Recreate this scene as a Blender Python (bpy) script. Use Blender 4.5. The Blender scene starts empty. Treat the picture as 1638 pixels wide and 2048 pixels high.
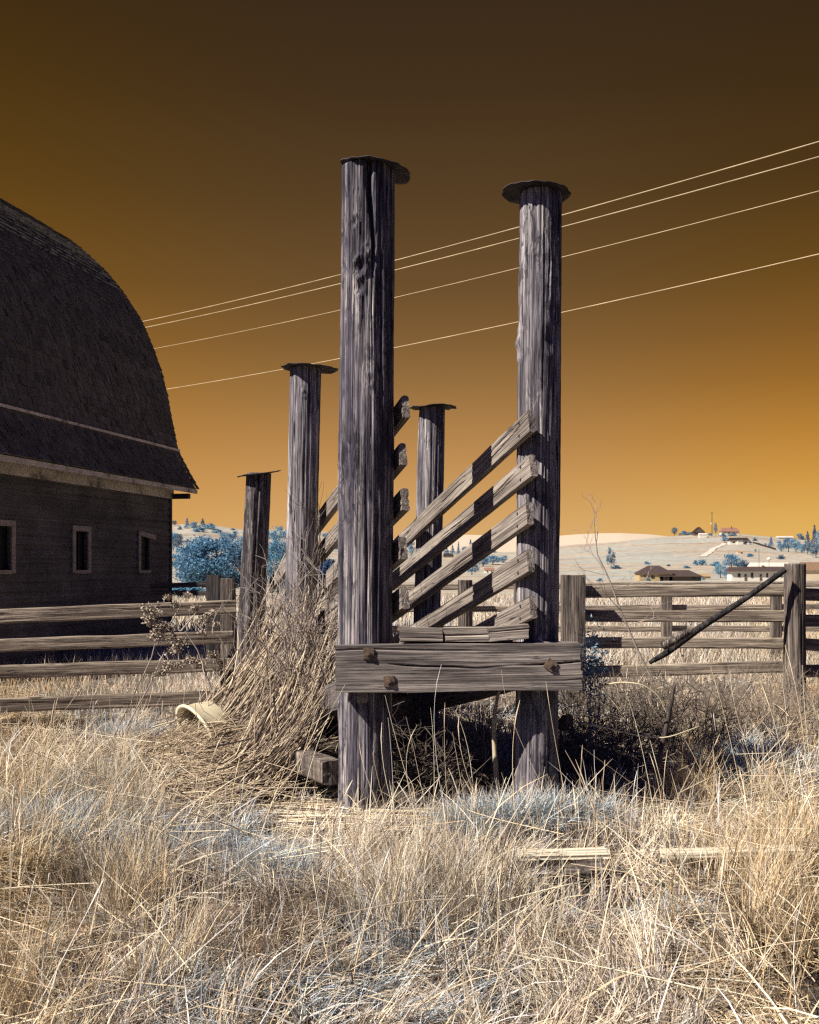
import bpy, math, random
import numpy as np
from mathutils import Vector, Matrix, Euler

random.seed(11)
rng = np.random.default_rng(11)
SC = bpy.context.scene
COL = SC.collection

# ---------------------------------------------------------------- camera, light, exposure
F = 2000.0           # focal length in photo pixels (photo 1638 x 2048, eye level at row 1140)
EYE = 1.6
cam = bpy.data.cameras.new("camera")
cam.sensor_fit = 'VERTICAL'; cam.sensor_height = 36.0
cam.lens = 36.0 * F / 2048.0
cam.shift_y = (1140 - 1024) / 2048.0
cam.clip_start = 0.05; cam.clip_end = 9000
camo = bpy.data.objects.new("camera", cam); COL.objects.link(camo)
camo.location = (0, 0, EYE); camo.rotation_euler = (math.radians(90), 0, 0)
SC.camera = camo
SC.view_settings.view_transform = 'Standard'; SC.view_settings.look = 'None'
EXPO = 0.55
SC.view_settings.exposure = EXPO; SC.view_settings.gamma = 1.0
SC.view_settings.use_curve_mapping = False
SC.cycles.max_bounces = 6; SC.cycles.diffuse_bounces = 1; SC.cycles.transmission_bounces = 2
SC.cycles.use_denoising = False
SC.cycles.sample_clamp_indirect = 4.0
SC.cycles.pixel_filter_type = 'BLACKMAN_HARRIS'; SC.cycles.filter_width = 1.35

SUN_EL = math.radians(45); SUN_AZ = (-0.893, -0.449)
sun = bpy.data.lights.new("sun", 'SUN'); sun.energy = 5.0; sun.angle = math.radians(0.5)
sun.color = (1.0, 0.94, 0.85)
suno = bpy.data.objects.new("sun", sun); COL.objects.link(suno)
sd = Vector((-SUN_AZ[0]*math.cos(SUN_EL), -SUN_AZ[1]*math.cos(SUN_EL), -math.sin(SUN_EL)))
suno.rotation_euler = sd.to_track_quat('-Z', 'Y').to_euler(); suno.location = (-6, -6, 12)

def srgb(r, g, b):
    f = lambda c: (c/12.92 if c <= 0.04045 else ((c+0.055)/1.055)**2.4)
    return (f(r/255), f(g/255), f(b/255), 1.0)

world = bpy.data.worlds.new("World"); SC.world = world; world.use_nodes = True
wt = world.node_tree; wn = wt.nodes; wl = wt.links; wn.clear()
def N(t, ty, **kw):
    n = t.nodes.new(ty)
    for k, v in kw.items(): setattr(n, k, v)
    return n
wo = N(wt, 'ShaderNodeOutputWorld'); bg = N(wt, 'ShaderNodeBackground'); wl.new(bg.outputs[0], wo.inputs[0])
tc = N(wt, 'ShaderNodeTexCoord'); sx = N(wt, 'ShaderNodeSeparateXYZ'); wl.new(tc.outputs['Generated'], sx.inputs[0])
# infrared sky: amber at the horizon, dark brown above
def setramp(r, stops):
    e = r.color_ramp.elements
    while len(e) > 1: e.remove(e[-1])
    e[0].position = stops[0][0]; e[0].color = stops[0][1]
    for p, c in stops[1:]:
        q = e.new(p); q.color = c
ZP = (0.0, .05, .09, .13, .18, .22, .27, .35, .43, .50, .62)
def skyramp(cols):
    r = N(wt, 'ShaderNodeValToRGB'); setramp(r, [(z, srgb(*c)) for z, c in zip(ZP, cols)]); wl.new(sx.outputs[2], r.inputs[0]); return r.outputs[0]
rampL = skyramp([(228,174,98), (214,158,84), (200,144,72), (182,128,58), (158,110,44), (138,94,36), (116,80,28), (92,64,22), (74,51,18), (60,41,18), (30,26,30)])
rampC = skyramp([(226,180,122), (212,165,104), (199,150,91), (180,133,78), (152,112,64), (131,96,54), (109,80,46), (86,63,36), (68,49,29), (58,42,26), (30,26,30)])
rampR = skyramp([(236,188,104), (222,172,88), (206,150,68), (184,129,54), (152,104,42), (130,89,38), (106,74,28), (76,53,23), (61,43,21), (53,38,22), (30,26,30)])
def hmap(a, b, v):
    mr = N(wt, 'ShaderNodeMapRange', interpolation_type='SMOOTHSTEP'); mr.inputs[1].default_value = a; mr.inputs[2].default_value = b; wl.new(v, mr.inputs[0]); return mr.outputs[0]
def wmix(f, a, b):
    m_ = N(wt, 'ShaderNodeMix', data_type='RGBA'); wl.new(f, m_.inputs[0]); wl.new(a, m_.inputs[6]); wl.new(b, m_.inputs[7]); return m_.outputs[2]
skyfront = wmix(hmap(-.42, -.02, sx.outputs[0]), rampL, wmix(hmap(.05, .42, sx.outputs[0]), rampC, rampR))
sky = N(wt, 'ShaderNodeTexSky', sky_type='NISHITA'); sky.sun_disc = False
sky.sun_elevation = SUN_EL; sky.sun_rotation = math.atan2(SUN_AZ[0], SUN_AZ[1])
skm = N(wt, 'ShaderNodeMix', data_type='RGBA', blend_type='MULTIPLY'); skm.inputs[0].default_value = 1.0
wl.new(sky.outputs[0], skm.inputs[6]); skm.inputs[7].default_value = (0.011, 0.0125, 0.034, 1)
# the amber belt covers the half of the sky in front, the deep blue of the zenith and of the sky behind fills the shade
fy = N(wt, 'ShaderNodeMapRange', interpolation_type='SMOOTHSTEP'); fy.inputs[1].default_value = 0.35; fy.inputs[2].default_value = 0.72; wl.new(sx.outputs[1], fy.inputs[0])
fz = N(wt, 'ShaderNodeMapRange', interpolation_type='SMOOTHSTEP'); fz.inputs[1].default_value = 0.52; fz.inputs[2].default_value = 0.75
fz.inputs[3].default_value = 1; fz.inputs[4].default_value = 0; wl.new(sx.outputs[2], fz.inputs[0])
fm = N(wt, 'ShaderNodeMath', operation='MULTIPLY'); wl.new(fy.outputs[0], fm.inputs[0]); wl.new(fz.outputs[0], fm.inputs[1])
mixw = N(wt, 'ShaderNodeMix', data_type='RGBA'); wl.new(fm.outputs[0], mixw.inputs[0]); wl.new(skm.outputs[2], mixw.inputs[6]); wl.new(skyfront, mixw.inputs[7])
wl.new(mixw.outputs[2], bg.inputs[0]); bg.inputs[1].default_value = 2**-EXPO

# ---------------------------------------------------------------- helpers
def P(px, py, Y):
    return np.array([(px-819)/F*Y, Y, EYE + (1140-py)/F*Y])

def _hash(i, j, k, s):
    h = (i.astype(np.uint32)*np.uint32(374761393) + j.astype(np.uint32)*np.uint32(668265263) + k.astype(np.uint32)*np.uint32(2147483647) + np.uint32((s*974634721 + 12345) & 0xffffffff))
    h = (h ^ (h >> np.uint32(13))) * np.uint32(1274126177)
    h = (h ^ (h >> np.uint32(16))) * np.uint32(2246822519)
    h = h ^ (h >> np.uint32(15))
    return (h & np.uint32(0xffffff)).astype(np.float64) / 0xffffff
def vnoise(x, y, z=None, s=0):
    x = np.asarray(x, float); y = np.asarray(y, float)
    z = np.zeros_like(x) if z is None else np.asarray(z, float)
    x, y, z = np.broadcast_arrays(x, y, z)
    xi = np.floor(x).astype(np.int64); yi = np.floor(y).astype(np.int64); zi = np.floor(z).astype(np.int64)
    fx = x-xi; fy_ = y-yi; fz_ = z-zi
    fx = fx*fx*(3-2*fx); fy_ = fy_*fy_*(3-2*fy_); fz_ = fz_*fz_*(3-2*fz_)
    r = 0
    for a in (0, 1):
        wa = fx if a else 1-fx
        for b in (0, 1):
            wb = fy_ if b else 1-fy_
            for c in (0, 1):
                wc = fz_ if c else 1-fz_
                r = r + wa*wb*wc*_hash(xi+a, yi+b, zi+c, s)
    return r
def fbm(x, y, z=None, s=0, o=3):
    r = 0; a = 1; t = 0; f = 1
    for k in range(o):
        r = r + a*vnoise(np.asarray(x)*f, np.asarray(y)*f, None if z is None else np.asarray(z)*f, s+k); t += a; a *= .5; f *= 2
    return r/t
def sstep(a, b, x):
    t = np.clip((np.asarray(x, float)-a)/(b-a), 0, 1); return t*t*(3-2*t)

def mesh_np(name, V, faces, mat, parent=None, smooth=False, col=None, loc=None, M=None):
    me = bpy.data.meshes.new(name)
    V = np.asarray(V, np.float32).reshape(-1, 3)
    if not isinstance(faces, (list, tuple)): faces = [faces]
    faces = [np.asarray(f, np.int32) for f in faces if len(f)]
    me.vertices.add(len(V)); me.vertices.foreach_set("co", V.ravel())
    idx = np.concatenate([f.ravel() for f in faces]); tot = np.concatenate([np.full(len(f), f.shape[1], np.int32) for f in faces])
    st = np.concatenate([[0], np.cumsum(tot)[:-1]]).astype(np.int32)
    me.loops.add(len(idx)); me.loops.foreach_set("vertex_index", idx)
    me.polygons.add(len(tot)); me.polygons.foreach_set("loop_start", st)
    try: me.polygons.foreach_set("loop_total", tot)
    except Exception: pass
    me.polygons.foreach_set("use_smooth", np.full(len(tot), smooth, bool))
    if col is not None:
        a = me.attributes.new("tone", 'FLOAT_COLOR', 'POINT')
        c = np.ones((len(V), 4), np.float32); c[:, :col.shape[1]] = col
        a.data.foreach_set("color", c.ravel())
    me.update(calc_edges=True); me.validate()
    if mat: me.materials.append(mat)
    o = bpy.data.objects.new(name, me); COL.objects.link(o)
    if parent is not None: o.parent = parent
    if M is not None: o.matrix_local = M
    elif loc is not None: o.location = loc
    return o
def empty(name, loc, rz=0):
    o = bpy.data.objects.new(name, None); COL.objects.link(o); o.location = loc; o.rotation_euler = (0, 0, rz); o.empty_display_size = .1
    return o
def tag(o, label=None, cat=None, group=None, kind=None):
    if label: o["label"] = label
    if cat: o["category"] = cat
    if group: o["group"] = group
    if kind: o["kind"] = kind
    return o

class MB:
    def __init__(s): s.V = []; s.Q = []; s.T = []; s.n = 0
    def add(s, V, Q=(), T=()):
        V = np.asarray(V, float).reshape(-1, 3); s.V.append(V)
        if len(Q): s.Q.append(np.asarray(Q, int)+s.n)
        if len(T): s.T.append(np.asarray(T, int)+s.n)
        s.n += len(V); return s
    def box(s, c, d, rz=0, ry=0, rx=0):
        v = np.array([[x, y, z] for x in (-.5, .5) for y in (-.5, .5) for z in (-.5, .5)])*np.array(d)
        R = np.array(Euler((rx, ry, rz)).to_matrix()); v = v@R.T + np.array(c)
        return s.add(v, [[0,1,3,2],[4,6,7,5],[0,4,5,1],[2,3,7,6],[0,2,6,4],[1,5,7,3]])
    def hexa(s, v8):
        return s.add(v8, [[0,1,3,2],[4,6,7,5],[0,4,5,1],[2,3,7,6],[0,2,6,4],[1,5,7,3]])
    def build(s, name, mat, parent=None, smooth=False, loc=None, M=None):
        fs = []
        if s.Q: fs.append(np.concatenate(s.Q))
        if s.T: fs.append(np.concatenate(s.T))
        return mesh_np(name, np.concatenate(s.V), fs, mat, parent, smooth, None, loc, M)

def tubes(C, R, S=5, caps=True):
    """C (n,K,3) centre lines, R (n,K) radii -> verts, [quads, tris]"""
    C = np.asarray(C, float); R = np.asarray(R, float); n, K, _ = C.shape
    T = np.gradient(C, axis=1); T /= np.linalg.norm(T, axis=2, keepdims=True)+1e-9
    ref = np.where(np.abs(T[..., 2:3]) > .9, np.array([1., 0, 0]), np.array([0, 0, 1.]))
    A = np.cross(T, ref); A /= np.linalg.norm(A, axis=2, keepdims=True)+1e-9
    B = np.cross(T, A)
    th = np.arange(S)/S*2*math.pi
    V = C[:, :, None, :] + R[:, :, None, None]*(A[:, :, None, :]*np.cos(th)[None, None, :, None] + B[:, :, None, :]*np.sin(th)[None, None, :, None])
    k = np.arange(K-1)[:, None]*S; j = np.arange(S)[None]; j2 = (j+1) % S
    q = np.stack([k+j, k+j2, k+S+j2, k+S+j], -1).reshape(-1, 4)
    Q = (q[None] + (np.arange(n)*K*S)[:, None, None]).reshape(-1, 4)
    return V.reshape(-1, 3), Q
def bez(P0, P1, P2, P3, K):
    t = np.linspace(0, 1, K)[None, :, None]
    return (1-t)**3*P0[:, None] + 3*(1-t)**2*t*P1[:, None] + 3*(1-t)*t*t*P2[:, None] + t**3*P3[:, None]

# ---------------------------------------------------------------- materials
def new_mat(name):
    m = bpy.data.materials.new(name); m.use_nodes = True
    t = m.node_tree; b = t.nodes['Principled BSDF']
    b.inputs['Specular IOR Level'].default_value = 0.2
    return m, t, b
def ramp(t, stops, src):
    r = N(t, 'ShaderNodeValToRGB'); setramp(r, [(p, (c[0], c[1], c[2], 1)) for p, c in stops]); t.links.new(src, r.inputs[0]); return r.outputs[0]
def noise(t, vec, scale, detail=4, rough=.6, dist=0):
    n = N(t, 'ShaderNodeTexNoise'); n.inputs['Scale'].default_value = scale; n.inputs['Detail'].default_value = detail
    n.inputs['Roughness'].default_value = rough; n.inputs['Distortion'].default_value = dist; t.links.new(vec, n.inputs['Vector']); return n.outputs['Fac']
def mixc(t, f, a, b, mode='MIX'):
    m = N(t, 'ShaderNodeMix', data_type='RGBA', blend_type=mode)
    for s, v in ((0, f), (6, a), (7, b)):
        if hasattr(v, 'links'): t.links.new(v, m.inputs[s])
        else: m.inputs[s].default_value = v if s == 0 else (v[0], v[1], v[2], 1)
    return m.outputs[2]
def mapped(t, scale, off=True):
    c = N(t, 'ShaderNodeTexCoord'); mp = N(t, 'ShaderNodeMapping'); mp.inputs['Scale'].default_value = scale
    t.links.new(c.outputs['Object'], mp.inputs['Vector'])
    if off:
        oi = N(t, 'ShaderNodeObjectInfo'); mu = N(t, 'ShaderNodeMath', operation='MULTIPLY'); mu.inputs[1].default_value = 37.0
        t.links.new(oi.outputs['Random'], mu.inputs[0]); t.links.new(mu.outputs[0], mp.inputs['Location'])
    return mp.outputs[0]
def wood(name, c0, c1, c2, axis='X', bump=.5, stain=(0.02, 0.018, 0.022), stain_amt=.6, fine=1.0):
    """weathered wood: c0 dark grain, c1 mid, c2 bleached fibres; grain runs along the axis"""
    m, t, b = new_mat(name)
    s1 = {'X': (.9, 22, 22), 'Z': (22, 22, .9)}[axis]; s2 = {'X': (2.0, 110, 110), 'Z': (110, 110, 2.0)}[axis]; s3 = {'X': (1.3, 5.0, 5.0), 'Z': (5.0, 5.0, 1.3)}[axis]
    n1 = noise(t, mapped(t, s1), 1.0, 4, .6, .25); n2 = noise(t, mapped(t, s2), fine, 3, .6, .15); n3 = noise(t, mapped(t, s3), 1.0, 5, .62, .4)
    col = ramp(t, [(.34, c0), (.49, c1), (.64, c2)], n1)
    g = ramp(t, [(.36, (.18,)*3), (.50, (.85,)*3), (.68, (1.45,)*3)] if axis == 'Z' else [(.34, (.42,)*3), (.50, (.92,)*3), (.68, (1.25,)*3)], n2)
    col = mixc(t, 1.0, col, g, 'MULTIPLY')
    st = ramp(t, [(.47, (0,)*3), (.62, (1,)*3)], n3)
    sm = N(t, 'ShaderNodeMath', operation='MULTIPLY'); sm.inputs[1].default_value = stain_amt; t.links.new(st, sm.inputs[0])
    col = mixc(t, sm.outputs[0], col, stain)
    if axis == 'Z':     # flakes of old bark and lichen still clinging to the post
        fl = ramp(t, [(.49, (0,)*3), (.56, (1,)*3)], noise(t, mapped(t, (20, 20, 7)), 1.0, 5, .7, 1.2))
        rg = ramp(t, [(.46, (0,)*3), (.58, (.85,)*3)], noise(t, mapped(t, (3.2, 3.2, .9)), 1.0, 3, .6))
        fm_ = N(t, 'ShaderNodeMath', operation='MULTIPLY'); t.links.new(fl, fm_.inputs[0]); t.links.new(rg, fm_.inputs[1])
        col = mixc(t, fm_.outputs[0], col, tuple(x*.55 for x in c0))
        li = ramp(t, [(.66, (0,)*3), (.70, (.7,)*3)], noise(t, mapped(t, (26, 26, 18)), 1.0, 4, .7))
        lg = ramp(t, [(.60, (0,)*3), (.68, (1,)*3)], noise(t, mapped(t, (2.2, 2.2, 1.8)), 1.0, 2))
        lm = N(t, 'ShaderNodeMath', operation='MULTIPLY'); t.links.new(li, lm.inputs[0]); t.links.new(lg, lm.inputs[1])
        col = mixc(t, lm.outputs[0], col, (.50, .44, .36))
    # thin dark checks along the grain
    s4 = {'X': (.55, 26, 26), 'Z': (26, 26, .55)}[axis]
    n4 = noise(t, mapped(t, s4), 1.0, 2, .5, .8)
    ck = ramp(t, [(.485, (0,)*3), (.497, (1,)*3), (.503, (1,)*3), (.515, (0,)*3)], n4)
    brk = ramp(t, [(.5, (0,)*3), (.6, (1,)*3)], noise(t, mapped(t, s3), 2.3, 2))
    ckm = N(t, 'ShaderNodeMath', operation='MULTIPLY'); t.links.new(ck, ckm.inputs[0]); t.links.new(brk, ckm.inputs[1])
    col = mixc(t, ckm.outputs[0], col, (.012, .010, .012))
    t.links.new(col, b.inputs['Base Color']); b.inputs['Roughness'].default_value = .85
    ad = N(t, 'ShaderNodeMath', operation='MULTIPLY_ADD'); t.links.new(n1, ad.inputs[0]); ad.inputs[1].default_value = .45; t.links.new(n2, ad.inputs[2])
    sb = N(t, 'ShaderNodeMath', operation='SUBTRACT'); t.links.new(ad.outputs[0], sb.inputs[0]); t.links.new(ckm.outputs[0], sb.inputs[1])
    bp = N(t, 'ShaderNodeBump'); bp.inputs['Strength'].default_value = bump; bp.inputs['Distance'].default_value = .02
    t.links.new(sb.outputs[0], bp.inputs['Height']); t.links.new(bp.outputs[0], b.inputs['Normal'])
    return m
def plain(name, c, rough=.8, var=.25, scale=8, spec=.2, metal=0, bump=0):
    m, t, b = new_mat(name)
    n = noise(t, mapped(t, (1, 1, 1)), scale, 5, .65)
    col = ramp(t, [(.3, tuple(x*(1-var) for x in c)), (.7, tuple(min(1, x*(1+var)) for x in c))], n)
    t.links.new(col, b.inputs['Base Color']); b.inputs['Roughness'].default_value = rough; b.inputs['Specular IOR Level'].default_value = spec; b.inputs['Metallic'].default_value = metal
    if bump:
        bp = N(t, 'ShaderNodeBump'); bp.inputs['Strength'].default_value = bump; bp.inputs['Distance'].default_value = .01; t.links.new(n, bp.inputs['Height']); t.links.new(bp.outputs[0], b.inputs['Normal'])
    return m
def toned(name, trans=.0, rough=.7, objvar=0):
    m, t, b = new_mat(name)
    a = N(t, 'ShaderNodeAttribute', attribute_name='tone'); col = a.outputs['Color']
    if objvar:
        oi = N(t, 'ShaderNodeObjectInfo'); f = ramp(t, [(0, (1-objvar, 1-objvar, 1-objvar*.6)), (1, (1+objvar, 1+objvar*.8, 1+objvar*.5))], oi.outputs['Random'])
        col = mixc(t, 1.0, col, f, 'MULTIPLY')
    t.links.new(col, b.inputs['Base Color']); b.inputs['Roughness'].default_value = rough
    if trans:
        tr = N(t, 'ShaderNodeBsdfTranslucent'); t.links.new(col, tr.inputs[0]); mx = N(t, 'ShaderNodeMixShader'); mx.inputs[0].default_value = trans
        t.links.new(b.outputs[0], mx.inputs[1]); t.links.new(tr.outputs[0], mx.inputs[2]); t.links.new(mx.outputs[0], t.nodes['Material Output'].inputs[0])
    return m

M_POLE_L = wood("pole wood dark", (.060, .052, .074), (.205, .180, .208), (.54, .48, .455), 'Z', .7, (.05, .044, .06), .85)
M_POLE = wood("pole wood grey", (.10, .087, .106), (.31, .278, .297), (.60, .54, .515), 'Z', .6, (.085, .075, .09), .6)
M_POLE_E = wood("pole wood brown", (.07, .06, .062), (.19, .165, .165), (.34, .30, .285), 'Z', .6, (.03, .026, .03), .55)
M_BOARD = wood("board wood", (.19, .158, .135), (.33, .275, .235), (.47, .40, .33), 'X', .5, (.09, .07, .065), .4)
M_BEAM = wood("beam wood", (.185, .154, .138), (.275, .233, .208), (.40, .34, .295), 'X', .45, (.05, .042, .045), .6)
M_RAIL = wood("rail wood", (.25, .195, .15), (.43, .345, .26), (.60, .49, .37), 'X', .5, (.10, .075, .06), .4)
M_POST = wood("post wood", (.07, .055, .048), (.20, .16, .135), (.36, .30, .24), 'Z', .6, (.05, .04, .035), .5)
M_POSTD = wood("post wood dark", (.02, .018, .02), (.05, .043, .043), (.11, .095, .09), 'Z', .6, (.02, .017, .018), .5)
M_POSTX = wood("square post wood", (.07, .055, .048), (.20, .16, .135), (.36, .30, .24), 'X', .6, (.05, .04, .035), .5)
M_POSTX_SHADE = wood("square post wood shaded", (.02, .018, .02), (.05, .043, .043), (.11, .095, .09), 'X', .6, (.02, .017, .018), .5)  # square post wood with the barn corner's shade put into its colour
M_PALE = wood("pale plank wood", (.72, .62, .45), (.80, .70, .52), (.88, .79, .60), 'X', .2, (.66, .54, .38), .3)
M_CAP = plain("rusty cap metal", (.045, .035, .038), .75, .5, 14, .3, 0, .3)
M_BOLT = plain("rusty bolt metal", (.15, .105, .075), .7, .5, 40, .3, 0, .4)
M_NAIL = plain("nail head", (.02, .018, .02), .6)
M_BLADE = toned("dry grass", .07, .55)
M_STALK = toned("dead stalks", .0, .65)
M_LEAF = toned("pale blue foliage", .28, .7, .25)
M_TRUNK = plain("tree bark", (.10, .09, .10), .9)
M_WIRE = plain("bare wire", (.60, .46, .28), .5, .3, .5)
M_TUB = plain("cream plastic", (.80, .70, .48), .5, .08, 6, .4)

# ---------------------------------------------------------------- terrain
RX = np.array([-3000, 200, 340, 400, 450, 500, 560, 690, 780, 850, 940, 1030, 1120, 1240, 1330, 1400, 1480, 1560, 1638, 1900, 5000])
RR = np.array([1050, 1045, 1050, 1046, 1052, 1058, 1056, 1066, 1086, 1098, 1104, 1102, 1092, 1081, 1071, 1068, 1068, 1077, 1080, 1075, 1080])
BX = np.array([-3000, 600, 760, 850, 940, 1030, 1120, 1200, 1240, 1300, 1380, 1500, 5000])
BR = np.array([1110, 1100, 1078, 1069, 1067, 1069, 1068, 1063.5, 1062, 1066, 1076, 1090, 1110])
GY = np.array([0, 60, 240, 450, 650, 850, 960, 1150, 1500, 9000]); GV = np.array([0, 0, 0, .16, .38, .68, 1, .97, .55, .3])
def near_z(x, y):
    z = .14*(fbm(x*.55, y*.55, s=3)-.5) + .13*(fbm(x*1.9+7, y*1.9, s=5)-.5)
    z = z + .16*np.exp(-((x-2.9)**2/1.6 + (y-7.6)**2/1.8))
    z = z + .10*np.exp(-((x-.95)**2/.25 + (y-5.75)**2/.12))
    z = z + .26*np.exp(-((x+1.35)**2/.35 + (y-7.35)**2/.35)) + .10*np.exp(-((x+2.0)**2/.4 + (y-7.2)**2/.4))
    return z
def terrain(x, y):
    x = np.asarray(x, float); y = np.asarray(y, float)
    d = np.hypot(x, y); yy = np.where(y > .2*d, y, .2*d)
    px = 819 + F*x/np.maximum(yy, .01)
    nz = near_z(x, y)*(1-sstep(14, 40, d))
    zr = EYE + (1140-np.interp(px, RX, RR))/F*960
    g = np.interp(yy, GY, GV)
    far = -.8*sstep(20, 160, d) + (zr+.8)*g + (fbm(x*.02, y*.02, s=9)-.5)*3.0*sstep(260, 600, d)
    zb = EYE + (1140-np.interp(px, BX, BR))/F*2000
    far = np.maximum(far, zb*sstep(1250, 2000, yy)*(1-.3*sstep(2050, 3500, yy)) + (fbm(x*.006, y*.006, s=19)-.5)*7*sstep(1300, 1900, yy) - 3)
    far = np.where(y > 0, far, far*sstep(-1, 0, y/np.maximum(d, .01)))
    return nz + far*sstep(12, 40, d)
th = np.concatenate([np.linspace(-58, 58, 440), np.linspace(58, 302, 70)[1:-1]])*math.pi/180
rr = np.concatenate([[0.15], np.geomspace(.4, 5000, 280)])
TH, RRR = np.meshgrid(th, rr)
tx = RRR*np.sin(TH); ty = RRR*np.cos(TH); tz = terrain(tx, ty)
nt = len(th); V = np.stack([tx, ty, tz], -1).reshape(-1, 3)
i = np.arange(len(rr)-1)[:, None]*nt; j = np.arange(nt)[None]; j2 = (j+1) % nt
Qf = np.stack([i+j, i+nt+j, i+nt+j2, i+j2], -1).reshape(-1, 4)
V = np.concatenate([V, [[0, 0, float(terrain(0., 0.01))]]]); cidx = len(V)-1
Tf = np.stack([np.full(nt, cidx), np.arange(nt), (np.arange(nt)+1) % nt], -1)
m, t, b = new_mat("dry ground")
geo = N(t, 'ShaderNodeNewGeometry'); pos = geo.outputs['Position']
sep = N(t, 'ShaderNodeSeparateXYZ'); t.links.new(pos, sep.inputs[0])
n_s = noise(t, pos, 6, 6, .7); soil = ramp(t, [(.3, (.02, .016, .015)), (.5, (.06, .047, .038)), (.7, (.17, .135, .10))], n_s)
n_f = noise(t, pos, .012, 5, .6); n_g = noise(t, pos, .22, 5, .7)
mpf = N(t, 'ShaderNodeMapping'); mpf.inputs['Scale'].default_value = (.004, .03, .03); t.links.new(pos, mpf.inputs[0]); n_str = noise(t, mpf.outputs[0], 1, 5, .6)
fld = ramp(t, [(.36, (.34, .39, .37)), (.46, (.47, .43, .35)), (.54, (.46, .36, .265)), (.66, (.58, .48, .36))], n_f)
fld = mixc(t, .55, fld, ramp(t, [(.38, (.33, .25, .185)), (.5, (.52, .44, .34)), (.62, (.43, .46, .43))], n_str))
fld = mixc(t, 1.0, fld, ramp(t, [(.32, (.55,)*3), (.52, (.92,)*3), (.72, (1.05,)*3)], n_g), 'MULTIPLY')
mb = N(t, 'ShaderNodeMapRange'); mb.inputs[1].default_value = 1200; mb.inputs[2].default_value = 1500; t.links.new(sep.outputs[1], mb.inputs[0])
fld = mixc(t, mb.outputs[0], fld, (.60, .48, .36))
mn = N(t, 'ShaderNodeMapRange'); mn.inputs[1].default_value = 9; mn.inputs[2].default_value = 22; t.links.new(sep.outputs[1], mn.inputs[0])
t.links.new(mixc(t, mn.outputs[0], soil, fld), b.inputs['Base Color']); b.inputs['Roughness'].default_value = .95; b.inputs['Specular IOR Level'].default_value = .05
bp = N(t, 'ShaderNodeBump'); bp.inputs['Strength'].default_value = .8; bp.inputs['Distance'].default_value = .05; t.links.new(n_s, bp.inputs['Height']); t.links.new(bp.outputs[0], b.inputs['Normal'])
ground = mesh_np("ground", V, [Qf, Tf], m, None, True); tag(ground, "dry grassy ground running back to pale bare hills", "ground", kind="structure")

_ys = np.geomspace(60, 980, 500)
def hit(px, row):
    x = (px-819)/F*_ys; r = 1140-(terrain(x, _ys)-EYE)/_ys*F
    k = np.where(r <= row)[0]
    Y = _ys[k[0]] if len(k) else _ys[np.argmin(r)]
    return Y
def ground_at(px, Y):
    x = (px-819)/F*Y; return np.array([x, Y, float(terrain(np.array([x]), np.array([Y]))[0])])

# ---------------------------------------------------------------- loading chute
SL = -0.268           # fall of the ramp per metre of depth
DX = -0.325           # sideways run per metre of depth
chute = empty("loading_chute", (0, 6.3, 0))
tag(chute, "tall weathered timber cattle loading chute with capped posts, slatted sides and bolted front beam", "loading chute")
CO = np.array([0, 6.3, 0.])

def make_pole(name, base, top, r0, r1, mat, seed, na=110, nz=260, grooves=(), knots=(), parent=None, rough=1.0):
    base = np.array(base, float); top = np.array(top, float); H = top[2]-base[2]
    zz = np.linspace(0, H, nz); ph = np.arange(na)/na*2*math.pi
    Z, PH = np.meshgrid(zz, ph, indexing='ij')
    r = r0 + (r1-r0)*Z/H
    cx, cy = np.sin(PH), -np.cos(PH)
    r = r + .015*(fbm(cx*1.4, cy*1.4, Z*.8, s=seed)-.5)*2*rough
    n = vnoise(cx*9, cy*9, Z*.8, s=seed+3); r = r - .009*rough*np.clip((n-.60)/.25, 0, 1)
    n = vnoise(cx*22, cy*22, Z*1.6, s=seed+5); r = r - .0045*rough*np.clip((n-.5)/.3, 0, 1)
    n = fbm(cx*14, cy*14, Z*9, s=seed+8); r = r + .004*rough*(n-.5)
    rc = random.Random(seed); auto = []
    for q in range(int(26*rough)):
        z0 = rc.uniform(0, H*.9); Lc_ = rc.uniform(.3, 1.6); p0_ = rc.uniform(-1.6, 1.6); zs_ = np.linspace(z0, min(H, z0+Lc_), 7)
        auto.append((zs_, p0_+np.cumsum([rc.gauss(0, .022) for _ in range(7)]), [rc.uniform(.0028, .0055)]*7, [0, .008, .013, .014, .012, .007, 0 if z0+Lc_ < H else .01]))
    for gz, gp, gw, gd in list(grooves)+auto:
        pc = np.interp(Z, gz, gp); w = np.interp(Z, gz, gw); d = np.interp(Z, gz, gd, left=0, right=0); d = np.where((Z < min(gz)) | (Z > max(gz)), 0, d)
        dd = (np.angle(np.exp(1j*(PH-pc))))*r0/np.maximum(w, 1e-4)
        r = r - d*np.exp(-dd**4)
    for kp, kz, kr, kd in knots:
        dd = np.hypot(np.angle(np.exp(1j*(PH-kp)))*r0, (Z-kz)*.7)/kr
        r = r - kd*np.exp(-dd**2*1.5) + .35*abs(kd)*np.exp(-(dd-1.5)**2*5)
    # ragged worn rim at the top
    X = base[0]*0 + (top[0]-base[0])*Z/H + r*cx; Y = (top[1]-base[1])*Z/H + r*cy
    V = np.stack([X, Y, Z], -1).reshape(-1, 3)
    k = np.arange(nz-1)[:, None]*na; j = np.arange(na)[None]; j2 = (j+1) % na
    Q = np.stack([k+j, k+j2, k+na+j2, k+na+j], -1).reshape(-1, 4)
    V = np.concatenate([V, [[top[0]-base[0], top[1]-base[1], H-.01]]])
    T = np.stack([(nz-1)*na+np.arange(na), (nz-1)*na+(np.arange(na)+1) % na, np.full(na, len(V)-1)], -1)
    return mesh_np(name, V, [Q, T], mat, parent, True, None, tuple(base-CO) if parent else tuple(base))
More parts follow.
